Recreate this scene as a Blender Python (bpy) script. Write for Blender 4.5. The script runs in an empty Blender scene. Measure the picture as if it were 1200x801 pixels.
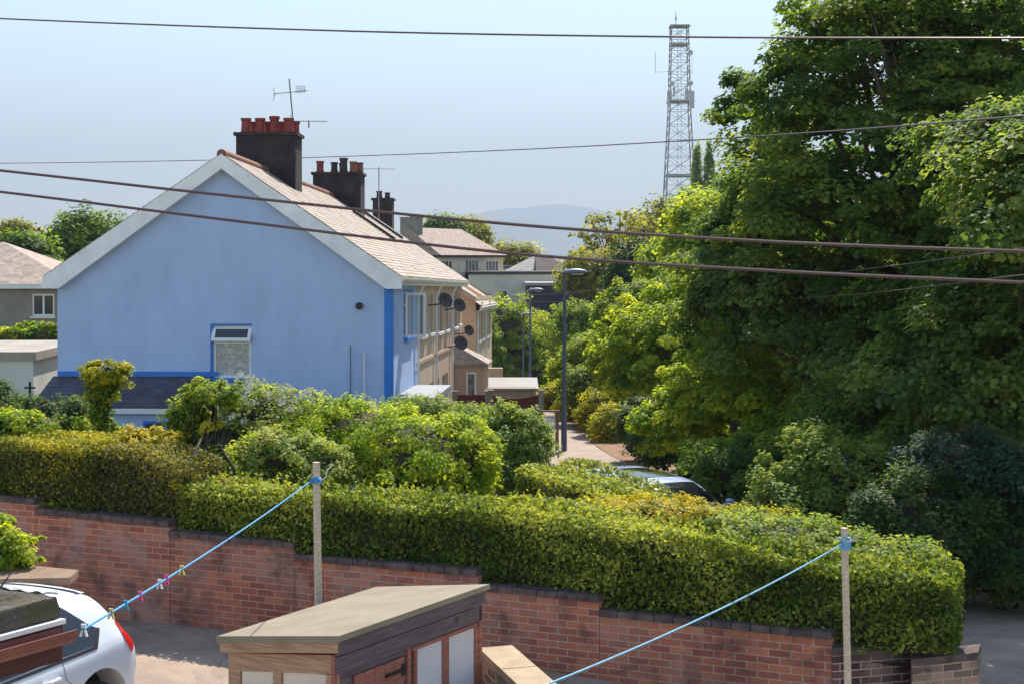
import bpy, math, random
import numpy as np
from mathutils import Vector, Matrix
from mathutils.bvhtree import BVHTree
R = math.radians
rnd = random.Random(7)
F = 1733.0                      # focal length in photo pixels (1200 wide)
# ------------------------------------------------------------------ camera, sky, sun, exposure
sc = bpy.context.scene
col = sc.collection
cam = bpy.data.cameras.new('camera'); cam_o = bpy.data.objects.new('camera', cam); col.objects.link(cam_o)
cam.sensor_width = 36; cam.lens = 36 * F / 1200
cam.shift_y = -100.5 / 1200
cam.clip_start = .1; cam.clip_end = 60000
cam_o.location = (0, 0, 0); cam_o.rotation_euler = (R(90), 0, 0)
sc.camera = cam_o
SUN_AZ, SUN_EL = 13, 47         # azimuth measured from +Y towards +X
w = bpy.data.worlds.new('World'); sc.world = w; w.use_nodes = True
nt = w.node_tree; nt.nodes.clear()
sky = nt.nodes.new('ShaderNodeTexSky'); sky.sky_type = 'NISHITA'; sky.sun_disc = False
sky.sun_elevation = R(SUN_EL); sky.sun_rotation = R(SUN_AZ); sky.altitude = 0; sky.air_density = 1.3; sky.dust_density = .0; sky.ozone_density = 1.0
bg = nt.nodes.new('ShaderNodeBackground'); bg.inputs[1].default_value = .10
wo = nt.nodes.new('ShaderNodeOutputWorld')
nt.links.new(sky.outputs[0], bg.inputs[0]); nt.links.new(bg.outputs[0], wo.inputs[0])
sl = bpy.data.lights.new('sun', 'SUN'); sl.energy = 5; sl.angle = R(.5); sl.color = (1, .93, .82)
so = bpy.data.objects.new('sun', sl); col.objects.link(so)
sd = Vector((math.sin(R(SUN_AZ)) * math.cos(R(SUN_EL)), math.cos(R(SUN_AZ)) * math.cos(R(SUN_EL)), math.sin(R(SUN_EL))))
so.rotation_euler = sd.to_track_quat('Z', 'Y').to_euler()
sc.view_settings.view_transform = 'Standard'; sc.view_settings.look = 'None'
sc.view_settings.exposure = 1.15; sc.view_settings.gamma = 1; sc.view_settings.use_curve_mapping = False
sc.cycles.max_bounces = 8; sc.cycles.diffuse_bounces = 5; sc.cycles.transmission_bounces = 4; sc.cycles.volume_bounces = 0
sc.cycles.glossy_bounces = 3; sc.cycles.transparent_max_bounces = 6

def P(x, y, Y):                 # photo pixel and depth -> world point
    return Vector(((x - 600) / F * Y, Y, -(y - 300) / F * Y))

# ------------------------------------------------------------------ materials
MATS = {}
def mat(name, c, rough=.8, var=.15, scale=3, bump=.0, bscale=40, metal=0, spec=.3, kind=None, c2=None, coat=0):
    if name in MATS: return MATS[name]
    m = bpy.data.materials.new(name); m.use_nodes = True; n = m.node_tree.nodes; L = m.node_tree.links
    b = n['Principled BSDF']; b.inputs['Roughness'].default_value = rough; b.inputs['Metallic'].default_value = metal
    b.inputs['Specular IOR Level'].default_value = spec; b.inputs['Coat Weight'].default_value = coat
    tc = n.new('ShaderNodeTexCoord')
    def noise(s, det=5, src='Object', dist=0, ro=.6):
        t = n.new('ShaderNodeTexNoise'); t.inputs['Scale'].default_value = s; t.inputs['Detail'].default_value = det
        t.inputs['Roughness'].default_value = ro; t.inputs['Distortion'].default_value = dist
        L.new(tc.outputs[src], t.inputs['Vector']); return t.outputs['Fac']
    def ramp(f, stops):
        r = n.new('ShaderNodeValToRGB'); e = r.color_ramp.elements
        while len(e) < len(stops): e.new(.5)
        for q, (p_, cc) in zip(e, stops): q.position = p_; q.color = (*cc, 1) if len(cc) == 3 else cc
        L.new(f, r.inputs[0]); return r.outputs[0]
    def mix(f, a, b_, mode='MIX'):
        x = n.new('ShaderNodeMix'); x.data_type = 'RGBA'; x.blend_type = mode
        if isinstance(f, float): x.inputs[0].default_value = f
        else: L.new(f, x.inputs[0])
        for s, v in ((6, a), (7, b_)):
            if isinstance(v, tuple): x.inputs[s].default_value = (*v, 1)
            else: L.new(v, x.inputs[s])
        return x.outputs[2]
    d = lambda k: tuple(min(1, v * k) for v in c)
    c2 = c2 or d(1 - 2 * var)
    base = ramp(noise(scale), [(.3, c2), (.7, d(1 + var))])
    h = None
    if kind in ('brick', 'slate', 'tile'):
        br = n.new('ShaderNodeTexBrick'); uv = tc.outputs['UV']
        mp = n.new('ShaderNodeMapping'); L.new(uv, mp.inputs[0]); L.new(mp.outputs[0], br.inputs['Vector'])
        br.inputs['Scale'].default_value = 1
        if kind == 'brick':
            br.inputs['Brick Width'].default_value = .225; br.inputs['Row Height'].default_value = .075; br.inputs['Mortar Size'].default_value = .0062
            br.inputs['Color1'].default_value = (*d(1.25), 1); br.inputs['Color2'].default_value = (*c2, 1); br.inputs['Mortar'].default_value = (.48, .40, .32, 1)
            br.inputs['Mortar Smooth'].default_value = .3
            nz = n.new('ShaderNodeTexNoise'); nz.inputs['Scale'].default_value = 6; L.new(uv, nz.inputs['Vector'])
            ds = n.new('ShaderNodeMix'); ds.data_type = 'RGBA'; ds.inputs[0].default_value = .012; L.new(mp.outputs[0], ds.inputs[6]); L.new(nz.outputs['Color'], ds.inputs[7]); L.new(ds.outputs[2], br.inputs['Vector'])
        elif kind == 'slate':
            br.inputs['Brick Width'].default_value = .34; br.inputs['Row Height'].default_value = .27; br.inputs['Mortar Size'].default_value = .012
            br.inputs['Color1'].default_value = (*d(1.3), 1); br.inputs['Color2'].default_value = (*c2, 1); br.inputs['Mortar'].default_value = (*d(.38), 1)
        else:
            br.inputs['Brick Width'].default_value = .3; br.inputs['Row Height'].default_value = .25; br.inputs['Mortar Size'].default_value = .012
            br.inputs['Color1'].default_value = (*d(1.2), 1); br.inputs['Color2'].default_value = (*c2, 1); br.inputs['Mortar'].default_value = (*d(.5), 1)
        base = mix(.35, br.outputs[0], base, 'MIX') if kind != 'brick' else br.outputs[0]
        if kind == 'brick':     # pale salt bloom, soot and lichen patches with outlines of their own
            base = mix(ramp(noise(1.3, 8, 'UV', .6), [(.46, (0, 0, 0)), (.66, (.65,) * 3)]), base, (.38, .29, .25))
            base = mix(ramp(noise(2.1, 7, 'Object', .4), [(.5, (0, 0, 0)), (.68, (.65,) * 3)]), base, (.055, .04, .042))
            base = mix(ramp(noise(38, 3, 'Object'), [(.70, (0, 0, 0)), (.74, (.7,) * 3)]), base, (.42, .40, .36))
        else:
            base = mix(ramp(noise(2.6, 8, 'UV', .5), [(.45, (0, 0, 0)), (.66, (.75,) * 3)]), base, d(1.45))
            base = mix(ramp(noise(1.7, 8, 'Object', .5), [(.52, (0, 0, 0)), (.7, (.6,) * 3)]), base, tuple(v * k for v, k in zip(c, (.75, .55, .42))))
        h = br.outputs['Fac']; inv = n.new('ShaderNodeMath'); inv.operation = 'SUBTRACT'; inv.inputs[0].default_value = 1; L.new(h, inv.inputs[1]); h = inv.outputs[0]
    elif kind == 'planks':
        wv = n.new('ShaderNodeTexWave'); wv.bands_direction = 'X'; wv.inputs['Scale'].default_value = 1.0; 
        mp = n.new('ShaderNodeMapping'); mp.inputs['Scale'].default_value = (1.2, 26, 1); L.new(tc.outputs['UV'], mp.inputs[0])
        t = n.new('ShaderNodeTexNoise'); t.inputs['Scale'].default_value = 2.5; t.inputs['Detail'].default_value = 8; L.new(mp.outputs[0], t.inputs['Vector'])
        base = mix(.7, base, ramp(t.outputs['Fac'], [(.3, d(.5)), (.7, d(1.35))]))
        kn = n.new('ShaderNodeTexVoronoi'); kn.inputs['Scale'].default_value = 2.2; L.new(tc.outputs['UV'], kn.inputs['Vector'])
        base = mix(ramp(kn.outputs['Distance'], [(.0, (.9,) * 3), (.05, (.6,) * 3), (.075, (0, 0, 0))]), base, d(.25)); h = t.outputs['Fac']
    elif kind == 'asphalt':
        base = mix(ramp(noise(70, 3), [(.35, (0, 0, 0)), (.75, (.5,) * 3)]), base, d(1.7))
        base = mix(ramp(noise(.9, 9, dist=.7), [(.48, (0, 0, 0)), (.62, (.55,) * 3)]), base, d(.55))
        base = mix(ramp(noise(5, 9, dist=1.2), [(.60, (0, 0, 0)), (.66, (.5,) * 3)]), base, d(.45))
    elif kind == 'stain':       # weathered render: streaks and patches
        mp = n.new('ShaderNodeMapping'); mp.inputs['Scale'].default_value = (2.2, 2.2, .5); L.new(tc.outputs['Object'], mp.inputs[0])
        t = n.new('ShaderNodeTexNoise'); t.inputs['Scale'].default_value = 1.2; t.inputs['Detail'].default_value = 9; L.new(mp.outputs[0], t.inputs['Vector'])
        base = mix(ramp(t.outputs['Fac'], [(.50, (0, 0, 0)), (.75, (.35,) * 3)]), base, d(.72))
        base = mix(ramp(noise(.55, 7, dist=.8), [(.45, (0, 0, 0)), (.7, (.3,) * 3)]), base, d(1.12))
    elif kind == 'felt':
        base = mix(ramp(noise(160, 2), [(.4, (0, 0, 0)), (.7, (.45,) * 3)]), base, d(.55))
        base = mix(ramp(noise(1.6, 8, dist=.6), [(.45, (0, 0, 0)), (.7, (.4,) * 3)]), base, d(.8))
    elif kind == 'moss':
        base = mix(ramp(noise(9, 9, dist=.5), [(.42, (0, 0, 0)), (.6, (1,) * 3)]), base, (.10, .085, .045))
        base = mix(ramp(noise(30, 4), [(.62, (0, 0, 0)), (.7, (.8,) * 3)]), base, (.35, .33, .28))
    elif kind == 'curtain':
        base = mix(ramp(noise(9, 6, dist=1.5), [(.42, (0, 0, 0)), (.6, (.8,) * 3)]), base, (.30, .30, .28))
    L.new(base, b.inputs['Base Color'])
    if bump:
        bp = n.new('ShaderNodeBump'); bp.inputs['Strength'].default_value = bump; bp.inputs['Distance'].default_value = .02
        f = noise(bscale, 6)
        if h is not None:
            a = n.new('ShaderNodeMath'); a.operation = 'MULTIPLY_ADD'; L.new(f, a.inputs[0]); a.inputs[1].default_value = .5; L.new(h, a.inputs[2]); f = a.outputs[0]
        L.new(f, bp.inputs['Height']); L.new(bp.outputs[0], b.inputs['Normal'])
    MATS[name] = m; return m

def leafmat(name, lo, mid, hi, trans=.45, tc=(1.4, 1.3, .5)):
    if name in MATS: return MATS[name]
    m = bpy.data.materials.new(name); m.use_nodes = True; n = m.node_tree.nodes; L = m.node_tree.links
    b = n['Principled BSDF']; b.inputs['Roughness'].default_value = .6; b.inputs['Specular IOR Level'].default_value = .12
    a = n.new('ShaderNodeAttribute'); a.attribute_name = 'tint'
    r = n.new('ShaderNodeValToRGB'); e = r.color_ramp.elements; e.new(.5)
    for q, p_, cc in zip(e, (0, .5, 1), (lo, mid, hi)): q.position = p_; q.color = (*cc, 1)
    L.new(a.outputs['Fac'], r.inputs[0]); L.new(r.outputs[0], b.inputs['Base Color'])
    t = n.new('ShaderNodeBsdfTranslucent'); mu = n.new('ShaderNodeMix'); mu.data_type = 'RGBA'; mu.blend_type = 'MULTIPLY'; mu.inputs[0].default_value = 1; mu.clamp_result = False
    L.new(r.outputs[0], mu.inputs[6]); mu.inputs[7].default_value = (*[v * 1.65 for v in tc], 1); L.new(mu.outputs[2], t.inputs[0])
    ms = n.new('ShaderNodeMixShader'); ms.inputs[0].default_value = trans
    L.new(b.outputs[0], ms.inputs[1]); L.new(t.outputs[0], ms.inputs[2]); L.new(ms.outputs[0], n['Material Output'].inputs[0])
    MATS[name] = m; return m

def glass(name='window_glass', c=(.03, .04, .05)):
    return mat(name, c, .06, 0, spec=.9)

LF = dict(
    sycamore=leafmat('leaf_sycamore', (.036, .088, .018), (.095, .160, .028), (.27, .31, .050), .5),
    shade=leafmat('leaf_shade', (.042, .092, .026), (.10, .165, .04), (.26, .30, .075), .5),
    lime=leafmat('leaf_bright', (.09, .16, .015), (.22, .30, .028), (.46, .47, .045), .54),
    olive=leafmat('leaf_olive', (.11, .13, .02), (.21, .22, .03), (.36, .32, .045), .5),
    grey=leafmat('leaf_grey_green', (.06, .12, .025), (.16, .23, .045), (.36, .39, .10), .45),
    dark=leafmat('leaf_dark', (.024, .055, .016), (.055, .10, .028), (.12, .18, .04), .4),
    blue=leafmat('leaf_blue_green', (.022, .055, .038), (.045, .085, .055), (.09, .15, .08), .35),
    gold=leafmat('leaf_golden', (.20, .22, .015), (.42, .36, .02), (.62, .48, .03), .3, (1.2, 1.1, .4)),
    privet=leafmat('leaf_privet', (.06, .12, .012), (.16, .235, .024), (.40, .42, .05), .5),
    beech=leafmat('leaf_brownish', (.06, .055, .02), (.14, .12, .03), (.30, .26, .06), .4),
    pink=leafmat('leaf_dusty', (.08, .14, .025), (.21, .27, .055), (.46, .44, .15), .45))
LF['goldgreen'] = leafmat('leaf_gold_green', (.11, .15, .015), (.27, .28, .02), (.52, .44, .025), .45)
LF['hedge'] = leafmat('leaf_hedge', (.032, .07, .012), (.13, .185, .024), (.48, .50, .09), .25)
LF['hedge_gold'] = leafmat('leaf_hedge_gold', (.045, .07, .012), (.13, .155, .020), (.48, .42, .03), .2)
LF['hedge_brown'] = leafmat('leaf_hedge_brown', (.05, .055, .02), (.12, .125, .03), (.34, .30, .06), .2)
BARK = mat('bark', (.11, .09, .07), .9, .25, 6, .6, 25)
TWIG = mat('twigs', (.06, .048, .03), .95, .3, 8)

# ------------------------------------------------------------------ naming and grouping
ORG = {}
def tag(o, label=None, cat=None, group=None, kind=None):
    if label: o['label'] = label
    if cat: o['category'] = cat
    if group: o['group'] = group
    if kind: o['kind'] = kind
    return o
def thing(name, label, cat, loc, group=None):
    o = bpy.data.objects.new(name, None); col.objects.link(o); o.empty_display_size = .2
    o.location = loc; ORG[o] = Vector(loc); return tag(o, label, cat, group)
def clone(root, loc, label=None, group=None, rot=None):
    r = root.copy(); col.objects.link(r); r.location = loc
    if rot is not None: r.rotation_euler = rot
    if label: r['label'] = label
    if group: r['group'] = group
    for ch in list(root.children):
        c = ch.copy(); col.objects.link(c); c.parent = r
        for g in list(ch.children):
            d = g.copy(); col.objects.link(d); d.parent = c
    return r

class MB:
    def __init__(s, fn=None): s.v = []; s.f = []; s.m = []; s.fn = fn; s.mi = 0
    def add(s, vs, fs, fn=None):
        k = len(s.v); g = fn or s.fn
        s.v += [tuple(g(*p)) if g else tuple(p) for p in vs]
        s.f += [tuple(k + i for i in f) for f in fs]; s.m += [s.mi] * len(fs); return s
    def box(s, x0, x1, y0, y1, z0, z1, fn=None):
        return s.add([(x, y, z) for z in (z0, z1) for x, y in ((x0, y0), (x1, y0), (x1, y1), (x0, y1))],
                     [(3, 2, 1, 0), (4, 5, 6, 7), (0, 1, 5, 4), (1, 2, 6, 5), (2, 3, 7, 6), (3, 0, 4, 7)], fn)
    def hexa(s, a, b):          # two quads (4 pts each), joined
        return s.add(list(a) + list(b), [(3, 2, 1, 0), (4, 5, 6, 7), (0, 1, 5, 4), (1, 2, 6, 5), (2, 3, 7, 6), (3, 0, 4, 7)])
    def prism(s, pa, pb):       # two n-gons joined
        n = len(pa)
        return s.add(list(pa) + list(pb), [tuple(range(n - 1, -1, -1)), tuple(range(n, 2 * n))] + [(i, (i + 1) % n, n + (i + 1) % n, n + i) for i in range(n)])
    def tube(s, pts, r, n=8, cap=True):
        pts = [Vector(p) for p in pts]; N = len(pts)
        if not isinstance(r, (list, tuple)): r = [r] * N
        vs = []; up = None
        for i, p in enumerate(pts):
            t = (pts[min(i + 1, N - 1)] - pts[max(i - 1, 0)]).normalized()
            if up is None: up = t.orthogonal().normalized()
            up = (up - t * up.dot(t)).normalized(); b = t.cross(up)
            vs += [p + (up * math.cos(2 * math.pi * k / n) + b * math.sin(2 * math.pi * k / n)) * r[i] for k in range(n)]
        fs = [(i * n + k, i * n + (k + 1) % n, (i + 1) * n + (k + 1) % n, (i + 1) * n + k) for i in range(N - 1) for k in range(n)]
        if cap: fs += [tuple(range(n - 1, -1, -1)), tuple((N - 1) * n + k for k in range(n))]
        return s.add(vs, fs)
    def lathe(s, c, prof, n=16):
        c = Vector(c); vs = [c + Vector((math.cos(2 * math.pi * k / n) * r, math.sin(2 * math.pi * k / n) * r, z)) for r, z in prof for k in range(n)]
        N = len(prof); fs = [(i * n + k, i * n + (k + 1) % n, (i + 1) * n + (k + 1) % n, (i + 1) * n + k) for i in range(N - 1) for k in range(n)]
        fs += [tuple(range(n - 1, -1, -1)), tuple((N - 1) * n + k for k in range(n))]
        return s.add(vs, fs)
    def grid(s, rows):          # rows of points
        n = len(rows[0]); vs = [p for r_ in rows for p in r_]
        return s.add(vs, [(i * n + j, i * n + j + 1, (i + 1) * n + j + 1, (i + 1) * n + j) for i in range(len(rows) - 1) for j in range(n - 1)])
    def build(s, name, mats, parent=None, smooth=True, auto=40):
        if not isinstance(mats, (list, tuple)): mats = [mats]
        V = np.array(s.v, dtype=float).reshape(-1, 3)
        if parent is None:
            org = np.array([(V[:, 0].min() + V[:, 0].max()) / 2, (V[:, 1].min() + V[:, 1].max()) / 2, V[:, 2].min()])
        else: org = np.array(ORG[parent])
        me = bpy.data.meshes.new(name); me.from_pydata((V - org).tolist(), [], s.f)
        for m in mats: me.materials.append(m)
        me.polygons.foreach_set('material_index', s.m)
        uv = me.uv_layers.new(name='UVMap')
        dat = np.zeros(len(me.loops) * 2)
        for p in me.polygons:   # metric box mapping, the same for every surface
            nn = p.normal
            u = Vector((0, 0, 1)).cross(nn)
            u = u.normalized() if u.length > 1e-3 else Vector((1, 0, 0))
            if abs(u.x) > abs(u.y):
                if u.x < 0: u = -u
            elif u.y < 0: u = -u
            vv = nn.cross(u)
            if vv.z < 0: vv = -vv
            for li in p.loop_indices:
                co = V[me.loops[li].vertex_index]; dat[2 * li] = u.x * co[0] + u.y * co[1] + u.z * co[2]; dat[2 * li + 1] = vv.x * co[0] + vv.y * co[1] + vv.z * co[2]
        uv.data.foreach_set('uv', dat)
        if smooth:
            me.polygons.foreach_set('use_smooth', [True] * len(me.polygons)); me.set_sharp_from_angle(angle=R(auto))
        me.update()
        o = bpy.data.objects.new(name, me); col.objects.link(o)
        if parent is None: o.location = org; ORG[o] = Vector(org)
        else: o.parent = parent if parent.type == 'EMPTY' or True else None; ORG[o] = Vector(org)
        return o

# ------------------------------------------------------------------ foliage
def unit(rng, n):
    v = rng.normal(size=(n, 3)); return v / np.linalg.norm(v, axis=1, keepdims=True)
def leafobj(name, C, N, S, tint, m, parent=None, asp=.42, extra=None, extram=None, fold=.12):
    n = len(C); rng = np.random.default_rng(n)
    N = N / np.linalg.norm(N, axis=1, keepdims=True)
    T = rng.normal(size=(n, 3)); T -= N * (T * N).sum(1, keepdims=True); T /= np.linalg.norm(T, axis=1, keepdims=True)
    B = np.cross(N, T); S = S[:, None]
    V = np.empty((n, 4, 3)); V[:, 0] = C - T * S * .5; V[:, 2] = C + T * S * .5 - N * S * .1
    V[:, 1] = C + B * S * asp + N * S * fold; V[:, 3] = C - B * S * asp + N * S * fold
    V = V.reshape(-1, 3)
    if parent is None: org = np.array([C[:, 0].mean(), C[:, 1].mean(), C[:, 2].min()])
    else: org = np.array(ORG[parent])
    ev = np.array(extra.v, dtype=float).reshape(-1, 3) if extra else np.zeros((0, 3)); ef = extra.f if extra else []
    me = bpy.data.meshes.new(name)
    allv = np.concatenate([V, ev]) - org
    me.vertices.add(len(allv)); me.vertices.foreach_set('co', allv.ravel())
    li = list(range(4 * n)); 
    sizes = [4] * n + [len(f) for f in ef]
    for f in ef: li += [4 * n + i for i in f]
    me.loops.add(len(li)); me.loops.foreach_set('vertex_index', li)
    me.polygons.add(len(sizes)); st = np.concatenate([[0], np.cumsum(sizes)[:-1]]).astype(int)
    me.polygons.foreach_set('loop_start', st)
    me.materials.append(m); me.materials.append(extram or TWIG)
    me.update(calc_edges=True)
    me.polygons.foreach_set('material_index', [0] * n + [1] * len(ef))
    at = me.attributes.new('tint', 'FLOAT', 'FACE')
    at.data.foreach_set('value', np.concatenate([np.clip(tint, 0, 1), np.full(len(ef), .3)]))
    me.validate()
    o = bpy.data.objects.new(name, me); col.objects.link(o)
    if parent is None: o.location = org
    else: o.parent = parent
    ORG[o] = Vector(org)
    return o
def clumps(ells, ncl, nlf, cr, ls, seed, flat=.55, hollow=.55, zmin=-.55, upb=.75):
    """ells: list of (centre, radii, weight). Leaves gathered in flattened sprays through the crown"""
    rng = np.random.default_rng(seed); out = []
    W = np.array([e[2] for e in ells], float); W /= W.sum(); CC = []; NN = []; SS = []; TT = []; cc = []
    for (c, r, _), wgt in zip(ells, W):
        k = max(3, int(ncl * wgt)); d = unit(rng, k * 3); d = d[d[:, 2] > zmin][:k]; k = len(d)
        rho = (rng.random(k) * (1 - hollow ** 3) + hollow ** 3) ** (1 / 3)
        lump = 1 + .15 * np.sin(d[:, 0] * 7 + seed) * np.cos(d[:, 2] * 6 + seed * 2) + .10 * np.sin(d[:, 1] * 11) + (rng.random(k) < .10) * rng.uniform(.05, .22, k)
        c0 = np.array(c) + d * (rho * lump)[:, None] * np.array(r)
        crr = cr * rng.uniform(.4, 1.45, k); ct = rng.random(k)
        off = unit(rng, k * nlf) * (rng.random(k * nlf) ** .42)[:, None]
        idx = np.repeat(np.arange(k), nlf)
        keep = rng.random(k * nlf) < np.clip(crr[idx] / cr, .4, 1.0) ** 1.3
        off = off[keep]; idx = idx[keep]
        q = off * crr[idx][:, None] * np.array([1, 1, flat])
        q[:, 2] -= (off[:, 0] ** 2 + off[:, 1] ** 2) * crr[idx] * .35
        CC.append(c0[idx] + q)
        NN.append(off * .5 + d[idx] * .45 + np.array([0, 0, upb]) + unit(rng, len(idx)) * .55)
        SS.append(ls * rng.uniform(.6, 1.3, len(idx)))
        TT.append(.60 * ct[idx] + .45 * rng.random(len(idx)) - .04)
        cc.append(c0)
    return np.concatenate(CC), np.concatenate(NN), np.concatenate(SS), np.concatenate(TT), np.concatenate(cc)
def ell(px, py, Y, rx, ry, ryd=None, wgt=None):
    c = P(px, py, Y); s = Y / F; a, b = rx * s, ry * s; d = ryd or a
    return (tuple(c), (a, d, b), wgt or (a * b + a * d) )
def tree(name, label, base, ells, ncl, nlf, cr, ls, seed, m, trunk_r=.18, group=None, flat=.55, hollow=.5, cat='tree', nlimb=22, twigs=0, **kw):
    t = thing(name, label, cat, base, group)
    C, N, S, T, cc = clumps(ells, ncl, nlf, cr, ls, seed, flat, hollow, **kw)
    rg = random.Random(seed); mb = MB(); b = Vector(base)
    top = Vector(ells[0][0]); ctr = top
    mid = [b, b.lerp(ctr, .25) + Vector((rg.uniform(-.2, .2), rg.uniform(-.2, .2), 0)), b.lerp(ctr, .55) + Vector((rg.uniform(-.3, .3), 0, 0)), b.lerp(ctr, .85), ctr + Vector((0, 0, ells[0][1][2] * .4))]
    mb.tube(mid, [trunk_r * 1.25, trunk_r, trunk_r * .8, trunk_r * .5, trunk_r * .2], 9)
    for i in rg.sample(range(len(cc)), min(nlimb, len(cc))):
        e = Vector(cc[i]); k = rg.uniform(.3, .9); s0 = mid[0].lerp(ctr, k); lr = trunk_r * rg.uniform(.22, .42)
        m1 = s0.lerp(e, .4) + Vector((rg.uniform(-.3, .3), rg.uniform(-.3, .3), -.05 * (e - s0).length)); m2 = s0.lerp(e, .75) + Vector((0, 0, .04 * (e - s0).length))
        mb.tube([s0, m1, m2, e], [lr, lr * .7, lr * .42, lr * .12], 6)
    for i in range(twigs):
        e = Vector(cc[rg.randrange(len(cc))]); s0 = b.lerp(ctr, rg.uniform(.2, .7))
        mb.tube([s0, s0.lerp(e, .5) + Vector((rg.uniform(-.3, .3), 0, .1)), e, e + (e - ctr) * .12], [.05, .035, .02, .008], 4)
    mb.build('trunk', BARK, t)
    leafobj('crown', C, N, S, T, m, t, extra=None)
    return t
def bush(name, label, ells, ncl, nlf, cr, ls, seed, m, group=None, cat='bush', core=.62, asp=.42, zg=None, flowers=None, **kw):
    C, N, S, T, cc = clumps(ells, ncl, nlf, cr, ls, seed, **{**dict(flat=.7, hollow=.6, zmin=-.7), **kw})
    mb = MB(); rg = random.Random(seed)
    for c, r, _ in ells:
        if core:
            rows = []
            for i in range(9):
                a = math.pi * i / 8; rows.append([(c[0] + r[0] * core * math.sin(a) * math.cos(b) * rg.uniform(.85, 1.1), c[1] + r[1] * core * math.sin(a) * math.sin(b), c[2] + r[2] * core * math.cos(a)) for b in [2 * math.pi * j / 12 for j in range(12)] + [0]])
            mb.grid(rows)
        z0 = zg if zg is not None else c[2] - r[2]
        for k in range(5):
            e = cc[rg.randrange(len(cc))]
            mb.tube([(c[0] + rg.uniform(-.1, .1), c[1] + rg.uniform(-.1, .1), z0), (c[0] + (e[0] - c[0]) * .4, c[1] + (e[1] - c[1]) * .4, (z0 + e[2]) / 2), tuple(e)], [.03, .022, .008], 5)
    if flowers:
        t = thing(name, label, cat, (ells[0][0][0], ells[0][0][1], min(z0, C[:, 2].min())), group)
        leafobj('foliage', C, N, S, T, m, t, asp, mb)
        fm = MB(); n, lo, rad, fmat = flowers; d0 = np.array([0, -.4, .6])
        sc_ = (C - np.array(ells[0][0])) @ d0; cand = [i for i in np.argsort(-sc_)[:int(len(C) * lo)]]
        for i in [cand[rg.randrange(len(cand))] for _ in range(n)]:
            p = Vector(C[i]) + Vector((0, -.03, .03)); r_ = rad * rg.uniform(.6, 1.2)
            for q in range(5):
                a = q * 1.2566 + rg.random(); dx, dy = math.cos(a) * r_, math.sin(a) * r_
                fm.add([p, p + Vector((dx - dy * .5, dy * .4 - r_ * .3, dx * .5 + dy)) * .8, p + Vector((dx * 1.1, dy * .5 - r_ * .5, dy * 1.1)), p + Vector((dx + dy * .5, dy * .4 - r_ * .3, dy - dx * .5)) * .8] if False else
                       [p, p + Vector((dx * .8 - dy * .4, -r_ * .25, dy * .8 + dx * .4)), p + Vector((dx, -r_ * .4, dy)), p + Vector((dx * .8 + dy * .4, -r_ * .25, dy * .8 - dx * .4))], [(0, 1, 2, 3)])
        fm.build('blossom', fmat, t, smooth=False)
        return t
    o = leafobj(name, C, N, S, T, m, None, asp, mb); return tag(o, label, cat, group)
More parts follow.
